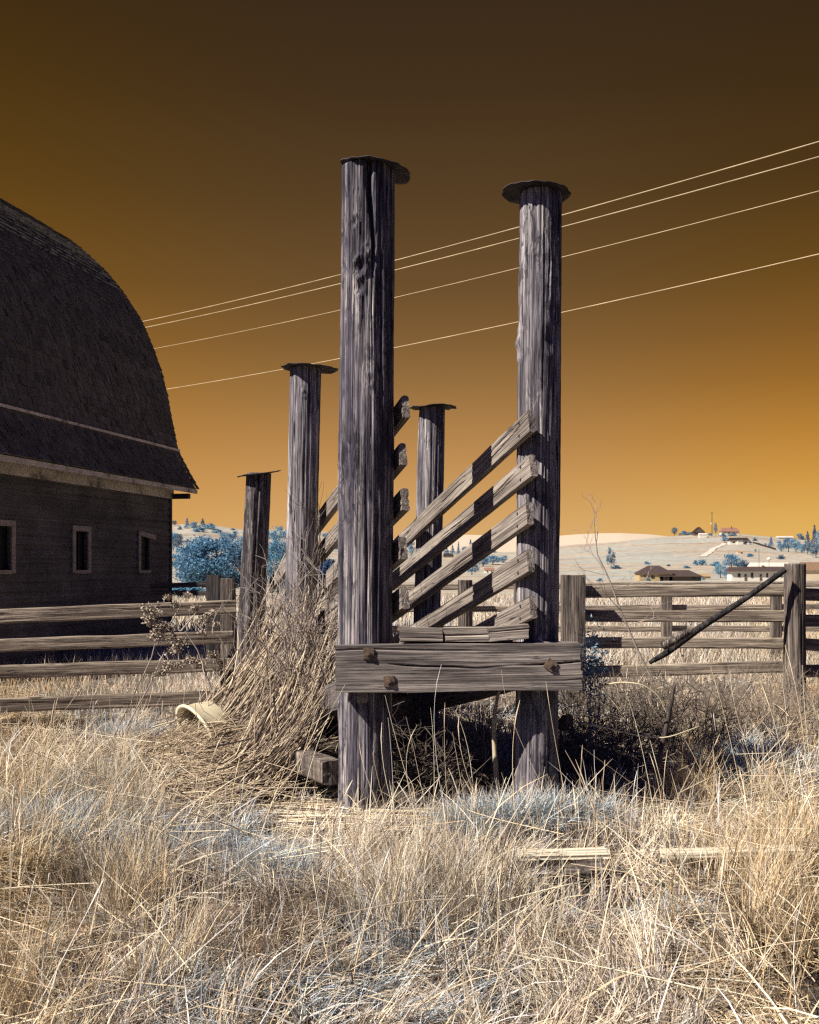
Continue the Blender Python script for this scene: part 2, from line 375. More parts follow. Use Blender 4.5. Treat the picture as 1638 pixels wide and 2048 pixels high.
def make_cap(parent, loc, rad, tilt, seed, bend=0, thick=.007):
    nr, na = 10, 72
    rr_ = np.linspace(0, 1, nr+1)[1:]; ph = np.arange(na)/na*2*math.pi
    R, PH = np.meshgrid(rr_, ph, indexing='ij')
    edge = 1 + .07*(vnoise(np.cos(PH)*5, np.sin(PH)*5, s=seed)-.5)*2*R
    x = rad*R*edge*np.cos(PH); y = rad*R*edge*np.sin(PH)
    z = .013*rad/.2*(fbm(x/rad*2+seed, y/rad*2, s=seed)-.5)*2*R**2 - bend*np.clip(x/rad, -1, 1)**2*np.sign(x)*.5 - .003*R**6
    top = np.stack([x, y, z+thick], -1).reshape(-1, 3); bot = np.stack([x, y, z], -1).reshape(-1, 3)
    V = np.concatenate([top, bot, [[0, 0, thick]], [[0, 0, 0]]]); n = nr*na
    k = np.arange(nr-1)[:, None]*na; j = np.arange(na)[None]; j2 = (j+1) % na
    q = np.stack([k+j, k+na+j, k+na+j2, k+j2], -1).reshape(-1, 4)
    a = np.arange(na); a2 = (a+1) % na; e = (nr-1)*na
    side = np.stack([e+a, n+e+a, n+e+a2, e+a2], -1)
    T = np.concatenate([np.stack([np.full(na, 2*n), a, a2], -1), np.stack([np.full(na, 2*n+1), n+a2, n+a], -1)])
    M = Matrix.Translation(loc) @ Euler(tilt).to_matrix().to_4x4()
    return mesh_np("cap", V, [np.concatenate([q, q[:, ::-1]+n, side]), T], M_CAP, parent, True, None, None, M)

def phi(px, cpx, rpx): return math.asin(max(-1, min(1, (px-cpx)/rpx)))
def pole_from(pxb, rowt, pxt, Y, rb, rt, mat, seed, base_z=-.15, **kw):
    b = np.array([(pxb-819)/F*Y, Y, base_z]); t_ = P(pxt, rowt, Y)
    return make_pole("pole", b, t_, rb, rt, mat, seed, parent=chute, **kw), b, t_
Y0 = 6.20
def zrow(row, Y): return EYE + (1140-row)/F*Y + .15      # height above the pole's base
YL = Y0 + .174; YR = Y0 + .140
gz = [zrow(r, YL) for r in (575, 545, 500, 460, 420, 380, 345, 326)]
grv = [(gz, [phi(p, 736, 54) for p in (747, 749, 750, 747, 742, 739, 740, 741)], [.008, .012, .012, .013, .018, .022, .026, .028], [0, .03, .045, .05, .06, .065, .075, .085]),
       ([zrow(r, YL) for r in (640, 560, 470, 400, 330)], [phi(p, 736, 54) for p in (722, 720, 724, 718, 716)], [.004]*5, [0, .012, .016, .016, .012]),
       ([zrow(r, YL) for r in (520, 440, 330)], [phi(p, 736, 54) for p in (704, 703, 706)], [.005]*3, [0, .016, .014]),
       ([zrow(r, YL) for r in (560, 470, 330)], [phi(p, 736, 54) for p in (768, 770, 765)], [.004]*3, [0, .010, .012]),
       ([zrow(r, YL) for r in (1280, 1000, 800)], [phi(p, 736, 54) for p in (715, 712, 716)], [.004]*3, [0, .012, 0])]
kn = [(phi(723, 736, 54), zrow(547, YL), .030, .030), (phi(722, 736, 54), zrow(588, YL), .026, .014), (phi(740, 736, 54), zrow(520, YL), .028, -.018), (phi(708, 736, 54), zrow(458, YL), .020, .014), (phi(742, 736, 54), zrow(760, YL), .03, -.010)]
pL, bL, tL = pole_from(728, 338, 737, YL, .172, .172, M_POLE_L, 21, na=190, nz=460, grooves=grv, knots=kn)
tag(pL, "thick dark front post split open at the top")
kr = [(phi(1034, 1076, 43), zrow(690, YR), .045, -.026), (phi(1095, 1076, 43), zrow(685, YR), .05, .010), (phi(1055, 1076, 43), zrow(510, YR), .018, -.008), (phi(1048, 1076, 43), zrow(992, YR), .045, -.018)]
gr = [([zrow(r, YR) for r in (620, 500, 390)], [phi(p, 1080, 43) for p in (1057, 1058, 1060)], [.004]*3, [0, .008, .008]),
      ([zrow(r, YR) for r in (1300, 1100, 900, 700, 450)], [phi(p, 1076, 43) for p in (1102, 1098, 1100, 1103, 1108)], [.008]*5, [.004, .010, .012, .010, .004])]
pR, bR, tR = pole_from(1071, 387, 1082, YR, .138, .134, M_POLE, 37, na=170, nz=420, grooves=gr, knots=kr)
YB = 8.29; YD = 8.33; YE = 10.54
kb = [(phi(603, 604, 31), zrow(787, YB), .024, -.010), (phi(582, 604, 31), zrow(1010, YB), .028, -.012)]
pB, bB, tB = pole_from(594, 736, 612, YB, .134, .130, M_POLE, 51, knots=kb)
pD, bD, tD = pole_from(847, 815, 865, YD, .116, .112, M_POLE, 63, knots=[(phi(853, 860, 27), zrow(882, YD), .02, -.008)])
ge = [([zrow(r, YE) for r in (1380, 1200, 1000, 945)], [phi(p, 512, 28) for p in (512, 516, 517, 517)], [.012]*4, [.02, .03, .03, .03])]
pE, bE, tE = pole_from(492, 947, 517, YE, .150, .132, M_POLE_E, 77, grooves=ge)
bF = np.array([bR[0]+DX*(YE-YR), YE, -.15])
pF = make_pole("pole", bF, bF+np.array([.04, 0, 2.85]), .14, .13, M_POLE_E, 83, parent=chute)
make_cap(pL, (tL-bL)+np.array([.050, .01, -.004]), .226, (math.radians(3), math.radians(5), 0), 4, .05)
make_cap(pR, (tR-bR)+np.array([-.030, 0, -.004]), .214, (math.radians(-1), math.radians(3), 0), 9, .0)
make_cap(pB, (tB-bB)+np.array([.030, 0, -.004]), .232, (math.radians(2), math.radians(3.5), 0), 15)
make_cap(pD, (tD-bD)+np.array([.010, 0, -.004]), .200, (math.radians(2), math.radians(-1), 0), 22)
make_cap(pE, (tE-bE)+np.array([.0, 0, -.004]), .232, (math.radians(5), math.radians(-4), 0), 28, -.04)
make_cap(pF, (.04, 0, 2.846), .22, (.02, .03, 0), 33)

def board(name, p0, p1, h, w, mat, parent, origin, seed, up=(0, 0, 1), wear=.006, crack=None, bow=0, endr=.02, seg=.045, nh=9, gd=.0035):
    """squared timber from p0 to p1 (centre line), h tall, w thick; grain along local X"""
    p0 = Vector(p0); p1 = Vector(p1); d = p1-p0; L = d.length; d.normalize(); u = Vector(up); s_ = u.cross(d).normalized(); u = d.cross(s_)
    n = max(6, int(L/seg)); nw = 5
    ring = []
    for a in np.linspace(-1, 1, nw): ring.append((a, -1))
    for a in np.linspace(-1, 1, nh)[1:]: ring.append((1, a))
    for a in np.linspace(1, -1, nw)[1:]: ring.append((a, 1))
    for a in np.linspace(1, -1, nh)[1:-1]: ring.append((-1, a))
    ring = np.array(ring); S = len(ring)
    c = np.array([1.0 if (abs(abs(a)-1) < 1e-6 and abs(abs(b_)-1) < 1e-6) else 0 for a, b_ in ring])
    xs = np.linspace(0, L, n+1); X, I = np.meshgrid(xs, np.arange(S), indexing='ij')
    yy = ring[:, 0][I]*w/2; zz = ring[:, 1][I]*h/2
    so = seed*3.7
    rnd = 1 - c[I]*np.minimum(.005, w*.10)/np.array(w/2)
    yy = yy*rnd; zz = zz*(1 - c[I]*np.minimum(.004, h*.08)/(h/2))
    yy = yy + wear*(fbm(X*2.2+so, yy*9+3, zz*9, s=seed)-.5)*1.5
    zz = zz + wear*(fbm(X*2.4+so, yy*14, zz*5+9, s=seed+2)-.5)*2 - wear*2.0*c[I]*np.clip(vnoise(X*7+so, zz*4, s=seed+7)-.62, 0, 1)*np.sign(zz)
    gmul = np.clip((vnoise(X*1.2+so, zz*55, s=seed+11)-.62)/.2, 0, 1); yy = yy - np.sign(yy)*gmul*gd*(np.abs(ring[:, 0][I]) > .99)
    if crack:
        for cz, amp, depth in crack:
            zc = cz + amp*(fbm(X*1.5+so, X*0, s=seed+5)-.5)
            yy = yy - np.sign(yy)*depth*np.exp(-((zz-zc)/max(h*.018, .0042))**2)*np.clip((vnoise(X*2.2+so, X*0+cz*9, s=seed+21)-.30)*4, 0, 1)*(np.abs(ring[:, 0][I]) > .99)
    zz = zz + bow*(4*(X/L)*(1-X/L))
    XX = X.copy()
    XX[0] += endr*(fbm(zz[0]*14+so, yy[0]*14, s=seed+13)-.5); XX[-1] += endr*(fbm(zz[-1]*14+so+5, yy[-1]*14, s=seed+13)-.5)
    V = np.stack([XX-L/2, yy, zz], -1).reshape(-1, 3)
    k = np.arange(n)[:, None]*S; j = np.arange(S)[None]; j2 = (j+1) % S
    Q = np.stack([k+j, k+S+j, k+S+j2, k+j2], -1).reshape(-1, 4)
    V = np.concatenate([V, [V[:S].mean(0)-[.0, 0, 0]], [V[n*S:(n+1)*S].mean(0)]]); a = np.arange(S); a2 = (a+1) % S
    T = np.concatenate([np.stack([np.full(S, len(V)-2), a, a2], -1), np.stack([np.full(S, len(V)-1), n*S+a2, n*S+a], -1)])
    R = Matrix(((d.x, s_.x, u.x), (d.y, s_.y, u.y), (d.z, s_.z, u.z))).to_4x4()
    Mx = Matrix.Translation((p0+p1)/2 - Vector(origin)) @ R
    return mesh_np(name, V, [Q, T], mat, parent, False, None, None, Mx)

# side boards: right side fixed on the inner face of the right posts, left side likewise
tops_R = [2.575, 2.305, 2.018, 1.728, 1.445]; tops_L = [2.70, 2.40, 2.115, 1.81, 1.50]
BH = .142
for k, zt in enumerate(tops_R):
    y0 = 6.05 + .01*k; x0 = .740 - .325*0; y1 = 10.75 - .1*k
    p0 = (x0+.012*math.sin(k*2), y0, zt-BH/2); p1 = (x0+DX*(y1-y0), y1, zt-BH/2+SL*(y1-y0))
    bd = board("side_board", p0, p1, BH, .045, M_BOARD, chute, CO, 100+k, endr=.018, wear=.004, nh=31, seg=.03, crack=[(.02*math.sin(k*2.1), .05, .010), (.035*math.cos(k*1.7), .03, .007)])
    L = (Vector(p1)-Vector(p0)).length
    for nx, nz_ in ((.13, .035), (.15, -.04)):
        mb_ = MB(); a = np.arange(8)/8*2*math.pi; cc = np.stack([-L/2+nx+.009*np.cos(a), np.full(8, .0245), nz_+.012*np.sin(a)], -1)
        mb_.add(np.concatenate([cc, [[-L/2+nx, .029, nz_]]]), [], [[q, (q+1) % 8, 8] for q in range(8)]); mb_.build("nail", M_NAIL, bd)
for k, zt in enumerate(tops_L):
    y0 = 6.30; x0 = -.032; y1 = 10.8 - .1*k
    p0 = (x0+.01*math.sin(k*3+1), y0-.01*k, zt-BH/2); p1 = (x0+DX*(y1-y0), y1, zt-BH/2+SL*(y1-y0))
    board("side_board", p0, p1, BH+.004, .050, M_BOARD, chute, CO, 120+k, endr=.018, wear=.004, nh=25, seg=.04, crack=[(.02*math.sin(k*1.1), .05, .008)])
# front beam with square washers and nuts
zb = EYE - (1334-1140)/F*6.07
bc0 = P(674, 1337, 6.135); bc1 = P(1157, 1331, 6.135)
beam = board("cross_beam", bc0, bc1, .293, .13, M_BEAM, chute, CO, 141, wear=.009, crack=[(.022, .06, .024), (-.085, .05, .010), (.115, .03, .010)], gd=.0012, endr=.035, seg=.010, nh=61)
tag(beam, "thick grey beam bolted across the front posts")
for px, py, rz in ((737, 1307, .05), (778, 1362, -.06), (1101, 1330, .62)):
    p = P(px, py, 6.07); mbb = MB(); mbb.box((0, .000, 0), (.064, .012, .064), 0, rz)
    a = np.arange(6)/6*2*math.pi
    for rad, yb, yt in ((.018, -.006, -.016), (.010, -.016, -.021)):
        ring0 = np.stack([rad*np.cos(a), np.full(6, yb), rad*np.sin(a)], -1); ring1 = ring0.copy(); ring1[:, 1] = yt
        mbb.add(np.concatenate([ring0, ring1, [[0, yt, 0]]]), [[q, (q+1) % 6, 6+(q+1) % 6, 6+q] for q in range(6)], [[6+q, 6+(q+1) % 6, 12] for q in range(6)])
    o = mbb.build("bolt", M_BOLT, beam); o.matrix_basis = beam.matrix_basis.inverted() @ Matrix.Translation(Vector(p)-Vector(CO)+Vector((0, -.004, 0)))
# sloping floor deck, its front cleat and carrying timbers
fl = MB(); 
for k in range(26):
    y = 6.24 + k*.168; xl = -.02+DX*(y-6.3); xr = .70+DX*(y-6.05); z = 1.13+SL*(y-6.24)
    fl.box(((xl+xr)/2, y-6.3, z+random.uniform(-.006, .006)), (xr-xl, .158, .045), random.uniform(-.015, .015), 0, -math.atan(-SL)*-1*-1)
fl.build("floor", M_BOARD, chute)
cl0 = P(803, 1268, 6.16); cl1 = P(931, 1268, 6.16); cl2 = P(1055, 1262, 6.16)
board("floor_cleat", P(801, 1268, 6.15), P(886, 1270, 6.15), .088, .13, M_BOARD, chute, CO, 151, nh=25, seg=.01, crack=[(.01, .03, .010)], wear=.012, endr=.03)
board("floor_cleat", P(887, 1270, 6.15), P(974, 1268, 6.15), .090, .13, M_BOARD, chute, CO, 152, nh=25, seg=.01, crack=[(.01, .03, .010)], wear=.012, endr=.03)
board("floor_cleat", P(976, 1268, 6.15), P(1056, 1262, 6.15), .092, .13, M_BOARD, chute, CO, 153, nh=25, seg=.01, crack=[(.01, .03, .010)], wear=.012, endr=.04)
board("stringer", (-.13-.16, 6.20, .88), (-.29+DX*4, 10.2, .88+SL*4*.85), .20, .07, M_BEAM, chute, CO, 155)
board("stringer", (.78, 6.45, .95), (.78+DX*4, 10.45, .95+SL*4*.85), .20, .07, M_BEAM, chute, CO, 156)
board("support_timber", P(608, 1522, 6.75), P(664, 1545, 6.30), .15, .13, M_POST, chute, CO, 157, endr=.03)

# ---------------------------------------------------------------- fences
def fence(name, label, rails, posts, matr=M_RAIL, matp=M_POST, group=None):
    o0 = np.array([0, rails[0][4] if rails else 10, 0.]); r_ = empty(name, tuple(o0)); tag(r_, label, "fence", group)
    for k, (xa, ra, xb, rb, ya, yb, h) in enumerate(rails):
        board("rail", P(xa, ra+random.uniform(-5, 5), ya), P(xb, rb+(random.uniform(-5, 5) if xa > 600 else 0), yb), h*random.uniform(.9, 1.08), .045, matr, r_, o0, 200+k+int(xa) % 97, wear=.010, endr=.05, seg=.08)
    for k, (x, rt, w, Y, kind) in enumerate(posts):
        g = ground_at(x, Y); tp = P(x, rt, Y); W = w/F*Y
        if kind == 'round':
            o = make_pole("post", g-[0, 0, .2], tp, W/2, W/2*.97, matp, 300+k+int(x) % 89, na=64, nz=90, rough=.9)
            o.parent = r_; o.location = Vector(g-[0, 0, .2])-Vector(o0)
        else:
            board("post", tuple(g-[0, 0, .2]), tuple(tp), W, W*.8, M_POSTX_SHADE if (matp is M_POSTD or kind == 'dark') else M_POSTX, r_, o0, 300+k+int(x) % 89, up=(1, 0, 0), wear=.012)
    return r_
fence("rail_fence", "weathered plank rail fence between the barn and the chute, in front of the dry grass",
      [(-60, 1232, 471, 1213, 9.9, 10.62, .150), (-60, 1289, 466, 1274, 9.9, 10.62, .138), (-60, 1350, 466, 1329, 9.9, 10.62, .135), (-60, 1410, 440, 1396, 9.9, 10.62, .15), (-60, 1475, 440, 1462, 9.95, 10.7, .14)],
      [(456, 1157, 29, 10.78, 'sq'), (-55, 1190, 36, 10.1, 'sq')])
fence("rail_fence", "plank fence at the barn corner with shade put into its dark wood, seen against the blue tree",
      [(300, 1168, 440, 1167, 15.5, 15.2, .075), (300, 1188, 440, 1187, 15.5, 15.2, .075)], [(428, 1150, 28, 15.0, 'sq')], M_POSTX_SHADE, M_POSTD)
fence("rail_fence", "plank rail fence with stout posts right of the chute, holding up a leaning pole",
      [(1150, 1187, 1585, 1185, 11.2, 11.2, .130), (1150, 1235, 1585, 1233, 11.2, 11.2, .135), (1150, 1288, 1585, 1284, 11.2, 11.2, .135), (1150, 1343, 1585, 1336, 11.2, 11.2, .135),
       (1585, 1190, 1720, 1196, 11.25, 11.0, .13), (1585, 1238, 1720, 1244, 11.25, 11.0, .13), (1585, 1290, 1720, 1296, 11.25, 11.0, .13), (1585, 1340, 1720, 1346, 11.25, 11.0, .13)],
      [(1590, 1127, 43, 11.0, 'round'), (1146, 1150, 46, 11.05, 'sq')])
fence("rail_fence", "long low pale rail fence further back behind the chute, with short stub posts",
      [(640, 1178, 1760, 1170, 17.5, 17.5, .10), (640, 1222, 1760, 1214, 17.5, 17.5, .11), (640, 1262, 1760, 1256, 17.5, 17.5, .11)],
      [(848, 1150, 26, 17.3, 'sq'), (930, 1160, 30, 17.3, 'round'), (745, 1160, 26, 17.4, 'sq'), (1040, 1160, 24, 17.4, 'sq'), (1333, 1168, 20, 17.4, 'sq'), (1552, 1166, 20, 17.4, 'sq'), (1690, 1160, 22, 17.4, 'sq'), (665, 1165, 22, 17.4, 'sq')])

# ---------------------------------------------------------------- barn
AX = np.array([.237, 1.0]); AX /= np.linalg.norm(AX); NX = np.array([-AX[1], AX[0]])     # along the wall, and from the wall inwards
BC = np.array([-4.79, 20.0]); BLEN = 6.3; BW = 12.0
def bpt(a, s, z): return np.array([BC[0]+AX[0]*a+NX[0]*s, BC[1]+AX[1]*a+NX[1]*s, z])   # a <= 0 towards the camera
barn = empty("barn", (BC[0], BC[1], 0)); BO = np.array([BC[0], BC[1], 0.])
tag(barn, "dark shingled barn with curved gothic roof, pale eave board and small stall windows", "barn")
M_SHING = toned("dark roof shingles", 0, .8)
m_sd, t, b = new_mat("dark clapboard")
nn = noise(t, mapped(t, (1, 1, 1)), 1.3, 6, .7); n2 = noise(t, mapped(t, (.35, .35, 26)), 1, 4)
c_ = mixc(t, 1, ramp(t, [(.3, (.08, .071, .07)), (.55, (.16, .142, .13)), (.75, (.25, .22, .195))], nn), ramp(t, [(.3, (.6,)*3), (.7, (1.15,)*3)], n2), 'MULTIPLY')
t.links.new(c_, b.inputs['Base Color']); b.inputs['Roughness'].default_value = .9
m_tr, t, b = new_mat("stained pale trim paint")
nn = noise(t, mapped(t, (1, 1, 1)), 2.2, 6, .7); t.links.new(ramp(t, [(.34, (.14, .115, .10)), (.44, (.52, .44, .37)), (.7, (.80, .69, .58))], nn), b.inputs['Base Color']); b.inputs['Roughness'].default_value = .8
m_gl = plain("dark window glass", (.008, .010, .012), .6, .1, 8, .15)
m_frm = plain("window frame paint", (.36, .30, .25), .8, .3)
# clapboard wall: overlapping boards
wl_ = MB(); nb = 26; zs = np.linspace(-.3, 3.42, nb+1)
wins = [(-3.06*0-1.08, 1), (-3.28, 2), (-5.38, 3)]
WZ0, WZ1, WW = 1.60, 2.25, .38
for k in range(nb):
    z0, z1 = zs[k], zs[k+1]+.01
    spans = [(-BLEN, 0)]
    if z1 > WZ0+.02 and z0 < WZ1-.02:
        cuts = sorted((a-WW/2, a+WW/2) for a, _ in wins); spans = []; q = -BLEN
        for c0, c1 in cuts: spans.append((q, c0)); q = c1
        spans.append((q, 0))
    for a0, a1 in spans:
        v = [bpt(a, s, z)-BO for a in (a0, a1) for s, z in ((-.034, z0), (-.004, z1), (.03, z0), (.03, z1))]
        wl_.hexa(np.array(v))
wl_.build("wall", m_sd, barn); wl_ = MB()
for s0 in (BW,):     # back wall
    wl_.hexa(np.array([bpt(a, s, z)-BO for a in (-BLEN, 0) for s in (s0, s0+.05) for z in (-.3, 3.42)]))
wl_.build("wall", m_sd, barn)
# curved roof profile (s, z) from the far gable silhouette
prof = np.array([(s_ + (.05 if z_ > 5.8 and s_ < 4 else 0), z_) for s_, z_ in ((-.52, 3.22), (-.30, 3.58), (-.06, 4.0), (.06, 4.55), (.17, 5.1), (.30, 5.62), (.44, 6.12), (.72, 6.72), (1.10, 7.27), (1.55, 7.80), (2.15, 8.32), (2.88, 8.79), (3.87, 9.28), (4.9, 9.68), (6.0, 10.0))])
def gable_poly():
    pr = [(0, -.3)]+[(max(s, 0), z-.1) for s, z in prof[2:]]+[(BW-max(s, 0), z-.1) for s, z in prof[2:-1][::-1]]+[(BW, -.3)]
    return pr
gp = gable_poly()
for a in (-.03, -BLEN+.03):
    gm = MB(); v0 = [bpt(a, s, z)-BO for s, z in gp]; c0 = bpt(a, BW/2, 3)-BO
    gm.add(np.array(v0+[c0]), [], [[q, (q+1) % len(v0), len(v0)] for q in range(len(v0))])
    gm.build("gable_wall", m_sd, barn)
# roof deck + courses of individual shingles
seg = np.hypot(*np.diff(prof, axis=0).T); cum = np.concatenate([[0], np.cumsum(seg)]); total = cum[-1]
def pr_at(u): return np.stack([np.interp(u, cum, prof[:, 0]), np.interp(u, cum, prof[:, 1])], -1)
uu = np.linspace(0, total, 60); pp = pr_at(uu)
Vd = []
for a in (-BLEN-.2, .2):
    for s, z in pp: Vd.append(bpt(a, s+.03, z-.03)-BO)
for a in (-BLEN-.2, .2):
    for s, z in pp: Vd.append(bpt(a, BW-s-.03, z-.03)-BO)
Vd = np.array(Vd); k = np.arange(59)
roof = mesh_np("roof", Vd, np.concatenate([np.stack([k, k+1, k+61, k+60], -1), np.stack([k, k+1, k+61, k+60], -1)+120]), m_sd, barn)
expo = .135; nc = int(total/expo); SV = []; SQ = []; STn = []; cnt = 0
for c in range(nc+1):
    u0 = c*expo; sh = 0
    a = -BLEN-.22
    widths = rng.uniform(.07, .14, 180); A = a + np.concatenate([[0], np.cumsum(widths)]); A = A[A < .22]; A[-1] = .22
    n = len(A)-1; a0 = A[:-1]+.002; a1 = A[1:]-.002
    wob = .03*np.sin(a0*.9+c*.13)
    ul = u0 + rng.normal(0, .007, n) + wob*.3; uh = ul + .25
    lift = .016 + rng.uniform(0, .012, n) + .010*(vnoise(a0*1.5, np.full(n, c*.6), s=4))
    pl = pr_at(ul); ph_ = pr_at(np.minimum(uh, total))
    tg = pr_at(np.minimum(ul+.05, total))-pl; tg /= np.linalg.norm(tg, axis=1, keepdims=True)+1e-9; nr_ = np.stack([-tg[:, 1], tg[:, 0]], -1)
    outl = pl + nr_*lift[:, None]; inl = pl + nr_*.0
    def W(aa, sz): return np.stack([BC[0]+AX[0]*aa+NX[0]*sz[:, 0]-BO[0], BC[1]+AX[1]*aa+NX[1]*sz[:, 0]-BO[1], sz[:, 1]], -1)
    v = np.stack([W(a0, outl), W(a1, outl), W(a0, ph_), W(a1, ph_), W(a0, inl), W(a1, inl)], 1)
    base = cnt + np.arange(n)*6; cnt += n*6
    SV.append(v.reshape(-1, 3)); q = np.concatenate([np.stack([base, base+1, base+3, base+2], -1), np.stack([base+4, base+5, base+1, base], -1)]); SQ.append(q)
    tone = np.clip(rng.normal(.095, .018, n) * (0.8+.5*fbm(a0*.6, np.full(n, c*.2), s=8)), .04, .45)
    STn.append(np.repeat(np.stack([tone*1.1, tone*.96, tone*.86], -1), 6, 0))
mesh_np("roof_shingles", np.concatenate(SV), np.concatenate(SQ), M_SHING, roof, False, np.concatenate(STn))
tr = MB()     # pale frieze board, eave fascia, flashing strip, rafter tail, corner board
def strip(a0, a1, s0, s1, z0, z1, mbx): mbx.hexa(np.array([bpt(a, s, z)-BO for a in (a0, a1) for s in (s0, s1) for z in (z0, z1)]))
strip(-BLEN, .02, -.075, -.03, 3.02, 3.30, tr); strip(-BLEN-.2, .2, -.50, -.46, 3.13, 3.215, tr); strip(-BLEN, .1, -.46, -.05, 3.235, 3.265, tr)
tr.build("frieze_board", m_tr, barn)
fsm = MB(); strip(-BLEN-.2, .2, -.125, -.085, 3.985, 4.03, fsm); fsm.build("roof_flashing", m_tr, roof)
rt = MB(); strip(-.05, .05, -.42, -.03, 3.02, 3.12, rt); strip(-.06, .01, -.045, -.024, -.3, 3.02, rt); rt.build("corner_board", m_sd, barn)
for a, q in wins:
    wm = MB(); f = .09
    strip(a-WW/2-f, a+WW/2+f, -.055, -.024, WZ1, WZ1+f, wm) if q != 1 else wm.hexa(np.array([bpt(aa, s, z+(-.07 if aa > a else .0))-BO for aa in (a-WW/2-f, a+WW/2+.2) for s in (-.06, -.024) for z in (WZ1+.0, WZ1+f)]))
    strip(a-WW/2-f, a-WW/2, -.055, -.024, WZ0-.05, WZ1-.004, wm)
    if q != 1: strip(a+WW/2, a+WW/2+f, -.055, -.024, WZ0-.05, WZ1-.004, wm)
    strip(a-WW/2, a+WW/2, -.055, -.024, WZ0-.06, WZ0, wm)
    w_ = wm.build("window", m_frm, barn)
    g_ = MB(); strip(a-WW/2, a+WW/2, .035, .05, WZ0, WZ1, g_)
    if q != 1: strip(a-.012, a+.012, .02, .034, WZ0, WZ1, g_)
    g_.build("pane", m_gl, w_)

# ---------------------------------------------------------------- power lines
for k, (ra, rb, xb, ya, yb, lab) in enumerate(((283, 643, 285, 40, 78, "topmost pale power line crossing the brown sky"), (313, 655, 290, 40.4, 78, "second power line from the top, close below the topmost"),
                                          (382, 697, 310, 41, 79, "third power line from the top, thin and pale"), (508, 778, 335, 42, 80, "lowest power line, running out to the barn roof"))):
    A = P(1638, ra, ya); B = P(xb, rb, yb); tt = np.linspace(-.45, 1.3, 60)[:, None]
    C = A + (B-A)*tt; C[:, 2] -= 1.0*(4*tt[:, 0]*(1-tt[:, 0]))*.35
    V, Q = tubes(C[None], np.full((1, 60), .021 if k != 2 else .016), 6)
    tag(mesh_np("power_line", V, Q, M_WIRE, None, True), lab, "power line", "power lines over the chute")

# ---------------------------------------------------------------- trees and bushes (pale blue foliage, as infrared film sees it)
def crown_mesh(n, leaf, shape, seed, clumps=26, dark=(.055, .15, .25), light=(.18, .40, .58), tight=1.0):
    r = np.random.default_rng(seed)
    if shape == 'round':
        d = r.normal(size=(clumps, 3)); d /= np.linalg.norm(d, axis=1, keepdims=True); rad = r.uniform(.55, 1, clumps)**.6
        cc = d*rad[:, None]*np.array([.40, .40, .36]) + [0, 0, .56]; cs = r.uniform(.09, .17, clumps)
    elif shape == 'bush':
        d = r.normal(size=(clumps, 3)); d /= np.linalg.norm(d, axis=1, keepdims=True); d[:, 2] = np.abs(d[:, 2])
        cc = d*r.uniform(.5, 1, clumps)[:, None]*np.array([.40, .40, .70]) + [0, 0, .12]; cs = r.uniform(.09, .17, clumps)
    elif shape == 'column':
        h = r.uniform(.08, .95, clumps); w = .36*np.sin(np.clip(h, .1, 1)**.7*math.pi)**.6; a = r.uniform(0, 6.28, clumps)
        cc = np.stack([w*np.cos(a), w*np.sin(a), h], -1); cs = r.uniform(.08, .13, clumps)
    else:
        h = r.uniform(.06, 1, clumps)**1.1; w = .42*(1-h)*r.uniform(.6, 1.1, clumps); a = r.uniform(0, 6.28, clumps)
        cc = np.stack([w*np.cos(a), w*np.sin(a), h], -1); cs = .045 + .07*(1-h)
    cs = cs*tight; k = r.integers(0, clumps, n); p = cc[k] + r.normal(size=(n, 3))*cs[k][:, None]*np.array([.75, .75, .55])
    p[:, 2] = np.clip(p[:, 2], .02, 1.04)
    u = r.normal(size=(n, 3)); u /= np.linalg.norm(u, axis=1, keepdims=True); w = np.cross(u, r.normal(size=(n, 3))); w /= np.linalg.norm(w, axis=1, keepdims=True)+1e-9
    sz = leaf*r.uniform(.6, 1.4, n)[:, None]
    V = np.stack([p-u*sz, p+w*sz*.55, p+u*sz, p-w*sz*.55], 1).reshape(-1, 3)
    Q = np.arange(n*4).reshape(-1, 4)
    tone = np.clip(r.normal(.5, .25, n) + (r.uniform(-.25, .25, clumps))[k], 0, 1)[:, None]
    col = np.array(dark)*(1-tone) + np.array(light)*tone
    return V, Q, np.repeat(col, 4, 0)
PROTO = {}
def proto(kind, v):
    key = (kind, v)
    if key not in PROTO:
        n, lf, cl = {'round': (1500, .034, 34), 'bush': (700, .06, 20), 'conifer': (1300, .035, 60), 'column': (900, .04, 40)}[kind]
        V, Q, c = crown_mesh(n, lf, kind, 500+v*7+len(kind), cl, *(((.04, .10, .16), (.15, .28, .39)) if v == 3 else ((.07, .18, .29), (.23, .48, .66))))
        o = mesh_np("crown", V, Q, M_LEAF, None, False, c); PROTO[key] = o.data; bpy.data.objects.remove(o)
    return PROTO[key]
tz_ = np.linspace(0, .62, 7); tw = np.array([.045, .034, .030, .026, .02, .014, .008])
_V, _Q = tubes(np.stack([[.01*math.sin(q*9) for q in tz_], [0]*7, tz_], -1)[None], tw[None], 7)
_lim = [bez(np.array([[0, 0, .28+.05*q]]), np.array([[.05*math.cos(q*2), .05*math.sin(q*2), .42]]), np.array([[.15*math.cos(q*2), .15*math.sin(q*2), .5]]), np.array([[.28*math.cos(q*2), .28*math.sin(q*2), .62+.03*q]]), 6)[0] for q in range(5)]
_V2, _Q2 = tubes(np.array(_lim), np.tile(np.linspace(.018, .005, 6), (5, 1)), 5)
_t = mesh_np("trunk", np.concatenate([_V, _V2]), [np.concatenate([_Q, _Q2+len(_V)])], M_TRUNK); TRUNK = _t.data; bpy.data.objects.remove(_t)
